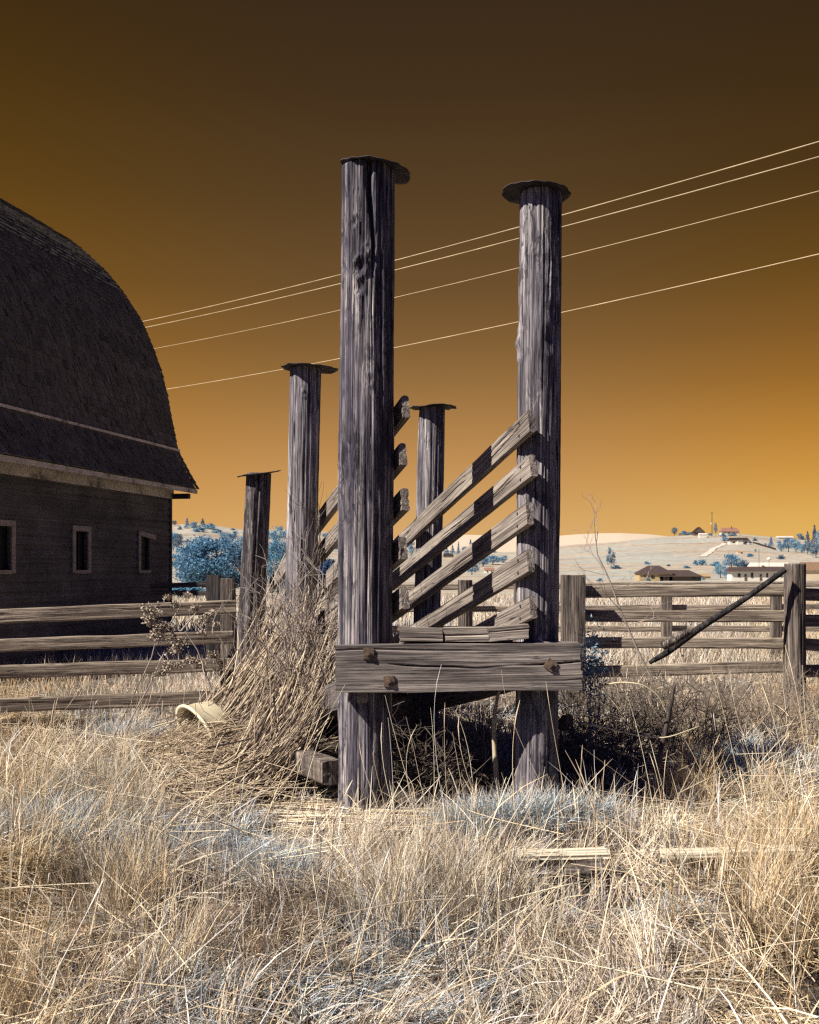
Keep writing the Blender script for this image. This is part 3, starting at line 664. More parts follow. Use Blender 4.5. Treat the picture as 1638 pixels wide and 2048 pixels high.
def tree(px, row, hp, wp, kind, label, group, v=None, Y=None):
    Y = Y or hit(px, row); g = ground_at(px, Y); s = Y/F
    if Y is not None: hp = hp
    v = random.randrange(3) if v is None else v
    name = {'round': 'tree', 'bush': 'bush', 'conifer': 'conifer_tree', 'column': 'columnar_tree'}[kind]; cat = 'bush' if kind == 'bush' else 'tree'
    zt = EYE + (1140-(row-hp))*s; H = max(zt-g[2], hp*s*.8)
    if hp < 12 or kind == 'bush':
        o = bpy.data.objects.new(name, proto(kind, v)); COL.objects.link(o); o.location = g-[0, 0, .03*H]
    else:
        o = empty(name, tuple(g))
        c = bpy.data.objects.new("crown", proto(kind, v)); COL.objects.link(c); c.parent = o
        tr_ = bpy.data.objects.new("trunk", TRUNK); COL.objects.link(tr_); tr_.parent = o
    o.scale = (wp*s*1.02, wp*s*1.02, H); o.rotation_euler = (0, 0, random.uniform(0, 6.28))
    tag(o, label, cat, group); return o
G1 = "trees and bushes on the right hillside"; G2 = "trees on the left hillside"; G3 = "trees in the gap behind the chute"
for a in (
  (1349, 1067, 14, 13, 'round', "dark round tree at the left end of the hilltop row", G1, 3), (1368, 1068, 8, 24, 'bush', "low wide blue bush on the ridge beside the dark round tree", G1),
  (1381, 1071, 8, 15, 'bush', "small blue bush just left of the dark hilltop house", G1), (1431, 1066, 20, 9, 'column', "slim bright blue columnar tree beside the hilltop utility pole", G1),
  (1420, 1071, 6, 9, 'bush', "little bush at the foot of the hilltop utility pole", G1), (1447, 1073, 8, 13, 'bush', "bush below the left end of the second hilltop house", G1),
  (1466, 1071, 6, 20, 'bush', "low hedge-like bush in front of the second hilltop house", G1), (1474, 1069, 8, 10, 'bush', "bush at the right end of the second hilltop house", G1),
  (1450, 1086, 13, 15, 'round', "round blue tree at the left of the white gabled house on the slope", G1), (1500, 1087, 7, 8, 'bush', "small bush at the right corner of the white gabled house", G1, 3),
  (1510, 1082, 8, 9, 'bush', "grey-blue bush alone on the slope under the ridge", G1, 3), (1542, 1094, 20, 13, 'conifer', "pointed blue conifer standing alone on the slope", G1),
  (1531, 1091, 6, 5, 'bush', "tiny bush left of the lone pointed conifer", G1), (1562, 1104, 24, 18, 'round', "leftmost round tree of the wood on the far right slope", G1),
  (1577, 1104, 30, 22, 'round', "tall round tree second from the left of the far right wood", G1), (1592, 1105, 30, 19, 'round', "tall round tree in the middle of the far right wood", G1),
  (1604, 1107, 20, 16, 'round', "shorter tree right of the middle of the far right wood", G1), (1615, 1109, 26, 18, 'round', "round tree near the right end of the far right wood", G1, 3),
  (1599, 1079, 13, 13, 'round', "round tree on the ridge beside the long white shed", G1), (1606, 1080, 11, 10, 'bush', "bush on the ridge next to the long white shed's tree", G1),
  (1629, 1090, 40, 16, 'conifer', "tallest dark conifer at the right end of the ridge", G1, 3), (1615, 1088, 26, 14, 'conifer', "shorter conifer left of the tallest one on the ridge", G1, 3),
  (1642, 1094, 36, 20, 'round', "broad tree cut by the right side, under the tallest conifer", G1), (1632, 1116, 32, 26, 'round', "broad grey-blue tree above the brown-roofed building", G1, 3),
  (1563, 1119, 12, 15, 'bush', "grey-green bush halfway down the slope below the wood", G1, 3), (1500, 1114, 9, 16, 'bush', "round bush right of the little cream shed", G1),
  (1511, 1103, 6, 5, 'bush', "tiny shrub in the field above the little cream shed's bush", G1), (1463, 1139, 32, 40, 'round', "large rounded blue tree above the long white house", G1),
  (1487, 1134, 17, 28, 'bush', "low spreading bush at the right of the large rounded tree", G1, 3), (1402, 1131, 15, 25, 'bush', "bright blue bush at the foot of the hillside track", G1),
  (1391, 1129, 11, 11, 'bush', "small dark bush touching the left of the bright one at the track", G1, 3), (1430, 1132, 13, 21, 'bush', "bush between the track's bright bush and the large rounded tree", G1),
  (1441, 1156, 29, 27, 'round', "blue tree standing left of the long white house", G1), (1456, 1158, 20, 23, 'round', "lower blue tree against the left wall of the long white house", G1),
  (1466, 1160, 13, 18, 'bush', "bush at the front left corner of the long white house", G1), (1404, 1160, 6, 16, 'bush', "low bush in front of the small tan shed", G1),
  (1374, 1137, 7, 18, 'bush', "flat dark bush behind the right roof of the brown ranch house", G1), (1513, 1130, 7, 9, 'bush', "small bush above the roof of the long white house", G1),
  (1525, 1130, 5, 7, 'bush', "tiny bush below the white dish on its pole", G1), (1222, 1138, 44, 19, 'column', "tall dark vine-hung tree stump standing in the pale field", G1, 3),
  (1232, 1138, 10, 20, 'bush', "dark low bush at the foot of the vine-hung stump", G1, 3), (1295, 1129, 9, 14, 'bush', "round blue bush alone in the field above the ranch house", G1),
  (1337, 1133, 6, 8, 'bush', "tiny dark bush above the ranch house ridge", G1, 3), (1295, 1162, 9, 10, 'bush', "bright bush against the yellow wall of the ranch house", G1),
  (1199, 1163, 8, 14, 'bush', "low pale bush at the field edge behind the right fence", G1),
  (348, 1052, 12, 11, 'round', "dark round tree on the ridge right against the barn corner", G2, 3), (374, 1058, 22, 13, 'conifer', "sharp pointed conifer on the left ridge", G2),
  (359, 1060, 11, 11, 'bush', "bush between the barn and the pointed conifer on the ridge", G2), (388, 1061, 18, 20, 'round', "round tree right of the pointed ridge conifer", G2),
  (405, 1055, 18, 15, 'conifer', "small conifer at the crest of the left hill", G2, 3), (421, 1058, 13, 30, 'bush', "wide bush on the crest right of the small conifer", G2),
  (400, 1064, 12, 28, 'bush', "wide bush just below the crest of the left hill", G2), (436, 1066, 9, 22, 'bush', "low bush on the ridge left of the capped rear post", G2),
  (347, 1104, 40, 24, 'round', "tall tree touching the barn corner below the ridge", G2), (357, 1098, 34, 17, 'round', "narrower tree right of the one touching the barn corner", G2, 3),
  (350, 1119, 15, 36, 'bush', "bright low bush above the tan roof beside the barn", G2), (467, 1082, 21, 20, 'round', "tree on the slope just left of the capped rear post", G2),
  (452, 1088, 25, 28, 'round', "broad tree on the slope behind the big blue tree", G2), (480, 1102, 30, 15, 'round', "slim tree partly behind the capped rear post", G2),
  (465, 1060, 4, 11, 'bush', "small bush on the bare ridge by the capped rear post", G2, 3), (553, 1092, 42, 34, 'round', "tall tree seen between the two leaning left posts", G2),
  (580, 1085, 30, 30, 'round', "tree mostly behind the thicker leaning left post", G2), (655, 1084, 20, 26, 'round', "tree seen right of the thicker leaning left post", G2),
  (668, 1098, 18, 26, 'bush', "bush on the slope left of the thick split front post", G2), (640, 1112, 24, 26, 'round', "tree low on the slope among the bare twigs", G2, 3),
  (822, 1115, 44, 16, 'round', "narrow tree between the split post and the inner post", G3), (893, 1112, 18, 15, 'conifer', "conifer right of the inner capped post", G3),
  (905, 1108, 18, 13, 'conifer', "second conifer right of the inner capped post", G3), (917, 1110, 26, 10, 'conifer', "tallest slim conifer between the slanting boards", G3),
  (930, 1112, 20, 16, 'round', "round tree beside the tallest slim conifer", G3), (941, 1092, 13, 12, 'conifer', "little conifer on the rise under the pale far hill", G3),
  (983, 1105, 7, 20, 'bush', "low bush on the rise near the right boards", G3), (986, 1130, 20, 36, 'round', "broad tree above the red-roofed cottage", G3),
  (966, 1134, 20, 30, 'round', "broad tree left of the red-roofed cottage", G3), (944, 1150, 24, 28, 'round', "pale blue tree in front, left of the cottage", G3),
  (1006, 1126, 16, 20, 'round', "tree right of the red-roofed cottage", G3), (1020, 1134, 12, 20, 'bush', "bush beside the right front post, low in the gap", G3)):
    tree(*a)
# the big nearby trees
def big_tree(px, Y, row_top, wpx, n, leaf, label, seed, dark=(.05, .14, .23), light=(.20, .43, .60)):
    g = ground_at(px, Y); s = Y/F; H = EYE+(1140-row_top)*s-g[2]; W = wpx*s
    o = empty("tree", tuple(g)); tag(o, label, "tree", "big blue trees behind the left fence")
    V, Q, c = crown_mesh(n, leaf/H, 'round', seed, 120, dark, light, .62)
    r = np.random.default_rng(seed); 
    V[:, 2] = (V[:, 2]-.1)/.92
    mesh_np("crown", V*np.array([W, W, H]), Q, M_LEAF, o, False, c)
    t_ = bpy.data.objects.new("trunk", TRUNK); COL.objects.link(t_); t_.parent = o; t_.scale = (W*.6, W*.6, H)
big_tree(432, 72, 1062, 190, 26000, .065, "large full-crowned blue tree behind the fence, right of the barn corner", 5, (.075, .18, .28), (.25, .49, .66))
big_tree(556, 66, 1070, 90, 11000, .065, "large blue tree filling the gap between the two leaning left posts", 6)
big_tree(660, 60, 1112, 96, 9000, .065, "dark blue tree low behind the slanting boards, left of the split post", 7, (.025, .06, .13), (.07, .15, .28))
big_tree(372, 58, 1170, 80, 5000, .06, "low blue bushy tree showing under the dark fence rails by the barn", 8)

# ---------------------------------------------------------------- far buildings
m_w = {"cream": plain("cream wall", (.72, .60, .42), .8, .1), "white": plain("white wall", (.80, .74, .62), .8, .06), "tan": plain("tan wall", (.50, .37, .19), .8, .12), "brown": plain("brown wall", (.13, .09, .07), .8, .15)}
m_r = {"brown": plain("brown roof", (.075, .052, .048), .8, .2, 3), "dark": plain("dark roof", (.035, .028, .028), .8, .2, 3), "red": plain("red roof", (.30, .15, .11), .8, .2, 3), "pink": plain("pale metal roof", (.72, .58, .50), .6, .08, 2), "tan": plain("tan roof", (.36, .25, .13), .8, .2, 3), "rust": plain("weathered brown roof", (.24, .15, .09), .8, .3, 3)}
m_win = plain("house window", (.03, .028, .03), .2, .1, 5, .5)
def house(px, row, wp, wall_h, roof_h, label, wall="cream", roof="brown", Y=None, depth=.6, wins=(), doors=(), gable=False, rz=0, hip=.0, ext=None, cat="house", name="house", chim=False):
    Y = Y or hit(px, row); g = ground_at(px, Y); s = Y/F
    g[2] = min(g[2], EYE+(1140-row)*s)
    W = wp*s; H = wall_h*s; R = roof_h*s; D = W*depth
    zb_ = EYE+(1140-row)*s-g[2]
    o = empty(name, tuple(g), rz); tag(o, label, cat)
    w = MB(); w.box((0, D/2, zb_+H/2-.5), (W, D, H+1.0))
    ov = W*.05
    r_ = MB()
    if gable:      # ridge runs away from the camera, gable end in front
        v = [(-W/2-ov, -ov, zb_+H), (W/2+ov, -ov, zb_+H), (0, -ov, zb_+H+R), (-W/2-ov, D+ov, zb_+H), (W/2+ov, D+ov, zb_+H), (0, D+ov, zb_+H+R)]
        r_.add(np.array(v), [[0, 2, 5, 3], [1, 4, 5, 2], [0, 3, 4, 1]], [[3, 5, 4]])
        w.add(np.array([(-W/2, 0, zb_+H), (W/2, 0, zb_+H), (0, 0, zb_+H+R*.9)])-[0, ov+.05, 0], [], [[0, 1, 2]])
    else:
        v = [(-W/2-ov, -ov, zb_+H), (W/2+ov, -ov, zb_+H), (W/2+ov, D+ov, zb_+H), (-W/2-ov, D+ov, zb_+H), (-W/2-ov+W*hip, D/2, zb_+H+R), (W/2+ov-W*hip, D/2, zb_+H+R)]
        r_.add(np.array(v), [[0, 1, 5, 4], [2, 3, 4, 5], [0, 3, 2, 1]], [[0, 4, 3], [1, 2, 5]])
    if ext:
        for (ex, ew, eh, er, ed) in ext:
            we = MB(); we.box((ex*W, D*.5-ed*W*.5, zb_+eh*s/2-.5), (ew*W, D, eh*s+1.0)); we.build("wall", m_w[wall], o); y0 = -ed*W*.5
            v = [((ex-ew/2)*W-ov, y0-ov, zb_+eh*s), ((ex+ew/2)*W+ov, y0-ov, zb_+eh*s), ((ex+ew/2)*W+ov, y0+D, zb_+eh*s), ((ex-ew/2)*W-ov, y0+D, zb_+eh*s), (ex*W-ew*W*.35, y0+D*.5, zb_+(eh+er)*s), (ex*W+ew*W*.35, y0+D*.5, zb_+(eh+er)*s)]
            r_.add(np.array(v), [[0, 1, 5, 4], [2, 3, 4, 5], [0, 3, 2, 1]], [[0, 4, 3], [1, 2, 5]])
    w.build("wall", m_w[wall], o); ro = r_.build("roof", m_r[roof], o)
    if chim:
        c = MB(); c.box((W*.12, D*.4, zb_+H+R*.9), (W*.04, W*.04, R*.9)); c.build("chimney", m_w["brown"], ro)
    for (x, z, ww, hh) in wins:
        q = MB(); q.box((x*W, -.04, zb_+z*H), (ww*W, .1, hh*H)); q.build("window", m_win, o)
    for (x, ww, hh) in doors:
        q = MB(); q.box((x*W, -.05, zb_+hh*H/2), (ww*W, .12, hh*H)); q.build("door", m_w["brown"], o)
    return o
house(1312, 1162, 66, 15, 16, "brown-roofed ranch house with yellow walls behind the right fence", "tan", "brown", hip=.38, wins=((-.30, .72, .14, .3), (-.1, .55, .1, .35)), doors=((.26, .09, .8), (.36, .08, .8)))
house(1361, 1162, 82, 9, 13, "long low dark wing standing right of the yellow-walled ranch house", "brown", "brown", hip=.3, depth=.35, wins=((.33, .55, .09, .45), (.46, .55, .07, .45)))
house(1408, 1159, 26, 6, 6, "small tan shed beside the ranch house wing", "tan", "tan", hip=.2)
house(1517, 1162, 108, 19, 9, "long white single-storey house with brown roof above the right fence", "white", "brown", depth=.25, hip=.04, wins=((-.36, .6, .05, .36), (-.12, .6, .04, .5), (.16, .6, .03, .42), (.30, .6, .04, .36), (.42, .6, .03, .36)), doors=((-.24, .04, .7), (.04, .035, .7)), chim=True)
house(1542, 1141, 72, 8, 8, "long pale metal-roofed shed behind the long white house", "white", "pink", depth=.3, hip=.02, cat="shed", name="shed")
house(1640, 1160, 66, 19, 17, "cream building with weathered brown roof right of the stout fence post", "cream", "rust", depth=.4, hip=.02)
house(1399, 1071, 22, 6, 11, "dark pointed-roof house on the hilltop left of the utility pole", "brown", "dark", gable=True, depth=.8)
house(1406, 1076, 15, 7, 3, "white garage just below the dark hilltop house", "white", "pink", depth=.5, hip=.05, cat="garage", name="garage")
house(1461, 1070, 34, 7, 8, "reddish-roofed house on the hilltop right of the utility pole", "cream", "red", depth=.5, hip=.12, wins=((-.1, .5, .08, .4), (.2, .5, .08, .4)), chim=True)
house(1479, 1088, 38, 7, 6, "white house with dark roof and front gables on the slope", "white", "dark", depth=.4, hip=.08, wins=((-.3, .5, .12, .4), (.05, .5, .12, .4), (.35, .5, .12, .4)), ext=[(0, .3, 8, 5, .3)])
house(1481, 1108, 11, 4, 3, "little cream shed alone in the hillside field", "cream", "tan", depth=.8, hip=.05, cat="shed", name="shed", doors=((.2, .3, .7),))
house(1571, 1079, 30, 4, 3, "long white shed on the right ridge by the wood", "white", "pink", depth=.3, hip=.02, cat="shed", name="shed")
house(354, 1135, 40, 9, 9, "tan-roofed low building beside the barn corner", "tan", "tan", depth=.5, hip=.02)
house(456, 1106, 26, 7, 5, "white cottage among the blue trees left of the capped rear post", "white", "rust", depth=.6, hip=.05)
house(366, 1090, 16, 5, 4, "small pale house on the slope near the barn corner", "cream", "brown", depth=.6, hip=.05)
house(897, 1118, 20, 5, 6, "dark-roofed house under the conifers in the gap", "cream", "dark", depth=.6, hip=.12)
house(979, 1146, 20, 6, 5, "red-roofed cottage seen between the slanting boards", "white", "red", depth=.6, hip=.06, wins=((-.2, .5, .1, .5), (.2, .5, .1, .5)))
house(640, 1092, 18, 6, 4, "pale house on the slope among the twigs by the leaning post", "cream", "red", depth=.6, hip=.06)

# poles in the distance
def upole(px, row, rt, name, label, arm=True, Y=None, rad=.13):
    Y = Y or hit(px, row); g = ground_at(px, Y); zt = EYE+(1140-rt)*Y/F
    o = empty(name, tuple(g)); H = zt-g[2]
    V, Q = tubes(np.array([[[0, 0, -1.5], [0, 0, H/2], [0, 0, H]]]), np.array([[rad*1.15, rad, rad*.8]]), 8); mesh_np("shaft", V, Q, M_POSTD, o)
    if arm: q = MB(); q.box((0, 0, H-.8), (H*.12, .2, .25)); q.build("crossarm", M_POSTD, o)
    return o, H
o, H = upole(1424, 1072, 1024, "utility_pole", "tall utility pole with crossarm on the hilltop between two houses", rad=.30); tag(o, "tall utility pole with crossarm on the hilltop between two houses", "utility pole")
q = MB(); q.box((-.9, -.3, H*.52), (1.1, 1.1, 1.3)); q.build("transformer", m_w["white"], o)
o, H = upole(1538, 1158, 1118, "yard_lamp", "", False, rad=.05); tag(o, "white globe on a slim pole over the long white house", "yard lamp")
ph = np.linspace(.05, math.pi-.05, 9); a = np.arange(12)/12*2*math.pi; PHH, AA = np.meshgrid(ph, a, indexing='ij'); rg = 4.0/F*hit(1538, 1158)
V = np.stack([rg*np.sin(PHH)*np.cos(AA), rg*np.sin(PHH)*np.sin(AA), H+rg*.8*np.cos(PHH)], -1).reshape(-1, 3); k = np.arange(8)[:, None]*12; j = np.arange(12)[None]
mesh_np("globe", V, np.stack([k+j, k+12+j, k+12+(j+1) % 12, k+(j+1) % 12], -1).reshape(-1, 4), m_w["white"], o, True)
o, H = upole(1518, 1158, 1098, "utility_pole", "", False, rad=.06); tag(o, "thin bare pole standing behind the long white house", "pole")
# a track up the hill and a dark fence line
def ribbon(pts, w, mat, name, lift=.25, thick=None):
    C = []; 
    for (px, row) in pts: C.append(ground_at(px, hit(px, row)))
    C = np.array(C); tt = np.linspace(0, 1, 40); s_ = np.linspace(0, 1, len(C)); C = np.stack([np.interp(tt, s_, C[:, q]) for q in range(3)], -1)
    C[:, 2] = terrain(C[:, 0], C[:, 1])+lift; d = np.gradient(C, axis=0)[:, :2]; d /= np.linalg.norm(d, axis=1, keepdims=True); nrm = np.stack([-d[:, 1], d[:, 0], d[:, 0]*0], -1)
    V = np.concatenate([C-nrm*w/2, C+nrm*w/2]); V[:, 2] = terrain(V[:, 0], V[:, 1])+lift; k = np.arange(39)
    return V, np.stack([k, k+1, k+41, k+40], -1), C
V, Q, C = ribbon([(1405, 1114), (1424, 1101), (1448, 1087)], 4, None, "path"); tag(mesh_np("path", V, Q, plain("pale track", (.66, .56, .46), .9), None), "pale dirt track climbing the hillside field", "track", kind="structure")
_, _, C = ribbon([(1506, 1087), (1530, 1094), (1552, 1101)], 1, None, "x", .0)
fm_ = MB()
for k in range(39):
    a_, b_ = C[k], C[k+1]; z_ = np.array([0, 0, 1.5]); e_ = np.array([0, .3, 0]); fm_.hexa(np.array([a_, a_+z_, a_+e_, a_+e_+z_, b_, b_+z_, b_+e_, b_+e_+z_]))
tag(fm_.build("field_fence", M_POSTD), "dark straight fence line running down from the white gabled house", "fence")

# ---------------------------------------------------------------- grass
def g_z(x, y): return terrain(x, y)
def pxof(x, y): return 819 + F*x/y
PAL = np.array([[.72, .57, .375], [.84, .71, .51], [.46, .365, .27], [.22, .165, .125], [.48, .54, .55], [.78, .73, .66]])
def blades(x, y, L, w, az, phi0, phi1, col, K=4, zoff=0):
    n = len(x); z = g_z(x, y)+zoff
    C = np.zeros((n, K, 3)); C[:, 0] = np.stack([x, y, z-.01], -1); d = np.stack([np.cos(az), np.sin(az)], -1)
    for k in range(1, K):
        f = phi0 + phi1*(k-.5)/(K-1); st = L/(K-1)
        C[:, k, :2] = C[:, k-1, :2] + (np.sin(f)*st)[:, None]*d; C[:, k, 2] = C[:, k-1, 2] + np.cos(f)*st
    zc = g_z(x, y)[:, None] + .012 + (rng.uniform(0, .05, n))[:, None]
    C[:, 1:, 2] = np.maximum(C[:, 1:, 2], zc)
    yaw = az + math.pi/2 + rng.normal(0, .5, n); tilt = rng.normal(0, .5, n); s_ = np.stack([np.cos(yaw)*np.cos(tilt), np.sin(yaw)*np.cos(tilt), np.sin(tilt)], -1)
    wk = w[:, None]*np.array([1, .95, .7, .15] if K == 4 else np.linspace(1, .15, K))[None]
    V = np.stack([C-s_[:, None]*wk[..., None]/2, C+s_[:, None]*wk[..., None]/2], 2)      # n,K,2,3
    b0 = (np.arange(n)*K*2)[:, None]; k = np.arange(K-1)[None]*2
    Q = np.stack([b0+k, b0+k+1, b0+k+3, b0+k+2], -1).reshape(-1, 4)
    return V.reshape(-1, 3), Q, np.repeat(col, K*2, 0)
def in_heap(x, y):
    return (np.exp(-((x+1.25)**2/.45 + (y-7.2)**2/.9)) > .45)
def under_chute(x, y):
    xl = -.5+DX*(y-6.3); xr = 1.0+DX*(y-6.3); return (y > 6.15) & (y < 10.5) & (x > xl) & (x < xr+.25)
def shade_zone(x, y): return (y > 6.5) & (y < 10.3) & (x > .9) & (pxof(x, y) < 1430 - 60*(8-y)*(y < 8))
def palette(x, y, n, blue_bias=0):
    t = fbm(x*.9+3, y*.9, s=31); u = fbm(x*1.7, y*1.7+9, s=37)
    px = pxof(x, y); edge = sstep(450, 900, np.abs(px-819))
    pb = np.clip((t-.60)*4.0 + blue_bias, 0, .7)*(1-.55*edge)
    r = rng.uniform(0, 1, n); r2 = rng.uniform(0, 1, n)
    idx = np.where(r < pb, 4, np.where(r2 < .33+.2*edge, 0, np.where(r2 < .60, 1, np.where(r2 < .78, 2, np.where(r2 < .88, 3, 5)))))
    c = PAL[idx]*rng.uniform(.8, 1.25, n)[:, None]*np.where((edge < .5)[:, None], np.array([1.03, 1.03, 1.10]), np.ones(3))
    c = c*(1-1.5*np.clip(u-.50, 0, .3)[:, None])*np.array([1.0, .985, .97])
    c = c*(1 + edge[:, None]*np.array([.02, -.07, -.22]))  # lens vignette put into the grass colour: more golden toward the frame sides
    return np.clip(c, .01, .92)
def sample(Y0_, Y1_, n, xpad=120):
    Y = np.sqrt(rng.uniform(Y0_**2, Y1_**2, n)); px = rng.uniform(-xpad, 1638+xpad, n)
    return (px-819)/F*Y, Y
GV_, GQ_, GC_ = [], [], []; gn = 0
def addg(v, q, c):
    global gn
    GV_.append(v); GQ_.append(q+gn); GC_.append(c); gn += len(v)
def flow(x, y): return 6.28*2*fbm(x*.55+11, y*.55, s=41, o=2)
# matted, laid-over grass
for (a, b_, n, l0, l1, w) in ((2.9, 6.0, 44000, .10, .36, .0042), (6.0, 9.0, 34000, .10, .32, .0050), (9.0, 14.0, 36000, .12, .32, .0065)):
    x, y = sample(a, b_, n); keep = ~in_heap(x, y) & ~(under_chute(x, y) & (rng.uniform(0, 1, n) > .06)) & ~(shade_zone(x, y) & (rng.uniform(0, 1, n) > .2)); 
    dn = fbm(x*2.3, y*2.3+4, s=51); keep &= rng.uniform(0, 1, n) < np.clip((dn-.39)*5, .03, 1)
    x = x[keep]; y = y[keep]; n = len(x)
    az = flow(x, y) + rng.normal(0, .55, n); lean = fbm(x*.8, y*.8+20, s=61)
    addg(*blades(x, y, rng.uniform(l0, l1, n), w*rng.uniform(.6, 1.3, n), az, np.clip(.65+1.3*lean+rng.normal(0, .3, n), 0, 1.5), rng.uniform(.2, 1.1, n), palette(x, y, n)))
# tussocks: blades fanning and flopping over from one root
for (a, b_, nt_, per, l0, l1, w) in ((2.9, 4.6, 400, 80, .10, .30, .0042), (4.6, 7.0, 600, 60, .10, .26, .0048), (7.0, 10.5, 700, 40, .10, .30, .0058)):
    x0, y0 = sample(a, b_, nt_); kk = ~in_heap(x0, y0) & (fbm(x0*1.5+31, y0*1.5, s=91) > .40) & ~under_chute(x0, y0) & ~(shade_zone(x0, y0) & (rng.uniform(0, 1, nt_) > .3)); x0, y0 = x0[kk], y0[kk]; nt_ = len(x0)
    daz = flow(x0, y0)+rng.normal(0, .8, nt_); dl = rng.uniform(.2, 1.35, nt_); ls = rng.uniform(.6, 1.25, nt_); tint = rng.uniform(.42, 1.3, nt_); kind = palette(x0, y0, nt_)
    i_ = np.repeat(np.arange(nt_), per); n = len(i_)
    x = x0[i_]+rng.normal(0, .035, n); y = y0[i_]+rng.normal(0, .035, n)
    c = np.where((rng.uniform(0, 1, n) < .55)[:, None], kind[i_], palette(x, y, n))*tint[i_][:, None]
    addg(*blades(x, y, rng.uniform(l0, l1, n)*ls[i_], w*rng.uniform(.5, 1.4, n), daz[i_]+rng.normal(0, .55, n), np.clip(dl[i_]+rng.normal(0, .22, n), 0, 1.5), rng.uniform(.3, 1.5, n), np.clip(c, .01, .92), zoff=rng.uniform(0, .05, n)))
# feathery upright clumps
ft = [(rng.uniform(700, 1010), rng.uniform(4.1, 5.7)) for _ in range(30)] + [(rng.uniform(1330, 1660), rng.uniform(4.2, 8.2)) for _ in range(44)] + [(rng.uniform(-20, 330), rng.uniform(4.6, 7.0)) for _ in range(34)] + [(rng.uniform(0, 1638), rng.uniform(3.2, 4.4)) for _ in range(8)]
for (p_, y_) in ft:
    n = 80; x0_ = (p_-819)/F*y_; x = x0_+rng.normal(0, .05, n); y = y_+rng.normal(0, .05, n); d0 = rng.uniform(0, 6.28)
    c = PAL[rng.choice([0, 1, 2, 4 if p_ < 330 else 0, 5], n)]*rng.uniform(.7, 1.15, n)[:, None]; 
    if abs(p_-819) > 500: c = c*np.array([1.02, .93, .78])  # same vignette warmth put into the clumps near the frame sides
    addg(*blades(x, y, rng.uniform(.2, .46, n)*(.75 if y_ > 5 and 500 < p_ < 1200 else 1), rng.uniform(.002, .0042, n), d0+rng.normal(0, .9, n), np.abs(rng.normal(.18, .2, n)), rng.uniform(.1, .9, n), np.clip(c, 0, .9)))
# broad pale straws
x, y = sample(2.9, 8.5, 3600); kk = ~in_heap(x, y) & ~under_chute(x, y) & ~shade_zone(x, y); x, y = x[kk], y[kk]; n = len(x)
addg(*blades(x, y, rng.uniform(.12, .5, n), rng.uniform(.0045, .008, n), flow(x, y)+rng.normal(0, 1, n), rng.uniform(.3, 1.5, n), rng.uniform(0, .9, n), np.clip(PAL[rng.choice([1, 1, 0, 5], n)]*rng.uniform(.75, 1.1, n)[:, None], 0, .85), zoff=rng.uniform(0, .12, n)))
# upright thin grass
for (a, b_, n, l0, l1, w) in ((2.9, 6.0, 9000, .10, .32, .0036), (6.0, 9.0, 10000, .10, .28, .0046), (9.0, 14.0, 18000, .10, .26, .006)):
    x, y = sample(a, b_, n); dn = fbm(x*1.2+40, y*1.2, s=71); px = pxof(x, y)
    side = sstep(900, 0, px)*.25
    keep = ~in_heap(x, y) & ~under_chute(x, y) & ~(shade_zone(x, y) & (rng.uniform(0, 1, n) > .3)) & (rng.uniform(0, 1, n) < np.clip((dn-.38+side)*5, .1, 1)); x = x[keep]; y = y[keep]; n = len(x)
    addg(*blades(x, y, rng.uniform(l0, l1, n)*(.7+.6*fbm(x, y, s=77)), w*rng.uniform(.6, 1.2, n), rng.uniform(0, 6.28, n), np.abs(rng.normal(0, .22, n)), rng.uniform(0, .7, n), palette(x, y, n, .12)))
# blue-grey tufts
for (cx_, cy_, rad, n, L) in [((965-819)/F*5.75, 5.75, .20, 2600, .24), ((1040-819)/F*5.8, 5.8, .20, 2400, .26), ((1150-819)/F*5.9, 5.95, .22, 1700, .26), ((560-819)/F*5.1, 5.1, .22, 1300, .22), ((90-819)/F*5.8, 5.8, .4, 2600, .3), ((190-819)/F*6.8, 6.8, .25, 1500, .26), ((1500-819)/F*7.2, 7.2, .4, 2200, .3), ((650-819)/F*3.7, 3.7, .13, 700, .14), ((1340-819)/F*4.4, 4.4, .16, 700, .16), ((240-819)/F*9.6, 9.6, .3, 1200, .3)]:
    x = rng.normal(cx_, rad*.55, n); y = rng.normal(cy_, rad*.5, n); r_ = rng.uniform(0, 1, n)
    c = np.where((r_ < .55)[:, None], np.array([.46, .54, .58]), np.where((r_ < .8)[:, None], np.array([.74, .70, .63]), np.array([.30, .41, .47])))*rng.uniform(.7, 1.15, n)[:, None]
    az = np.arctan2(y-cy_, x-cx_)+rng.normal(0, .7, n); addg(*blades(x, y, rng.uniform(.4, 1.1, n)*L, rng.uniform(.003, .006, n), az, np.abs(rng.normal(.25, .25, n)), rng.uniform(.4, 1.9, n), c))
# field grass further off
for (a, b_, n, l0, l1, w) in ((14, 24, 30000, .2, .45, .013), (24, 60, 30000, .25, .5, .035)):
    x, y = sample(a, b_, n); c = palette(x*.3, y*.3, n, .05); c = c*.6+np.array([.60, .52, .42])*.4
    inb = (x < -4.6+.237*(y-20)) & (y < 22); x, y, c = x[~inb], y[~inb], c[~inb]; n = len(x)
    addg(*blades(x, y, rng.uniform(l0, l1, n), w*rng.uniform(.6, 1.3, n), rng.uniform(0, 6.28, n), np.abs(rng.normal(.2, .3, n)), rng.uniform(0, .9, n), c))
gr_o = mesh_np("grass", np.concatenate(GV_), np.concatenate(GQ_), M_BLADE, None, False, np.concatenate(GC_))
tag(gr_o, "matted dry cream and blue-grey grass covering the ground", "grass", kind="stuff")

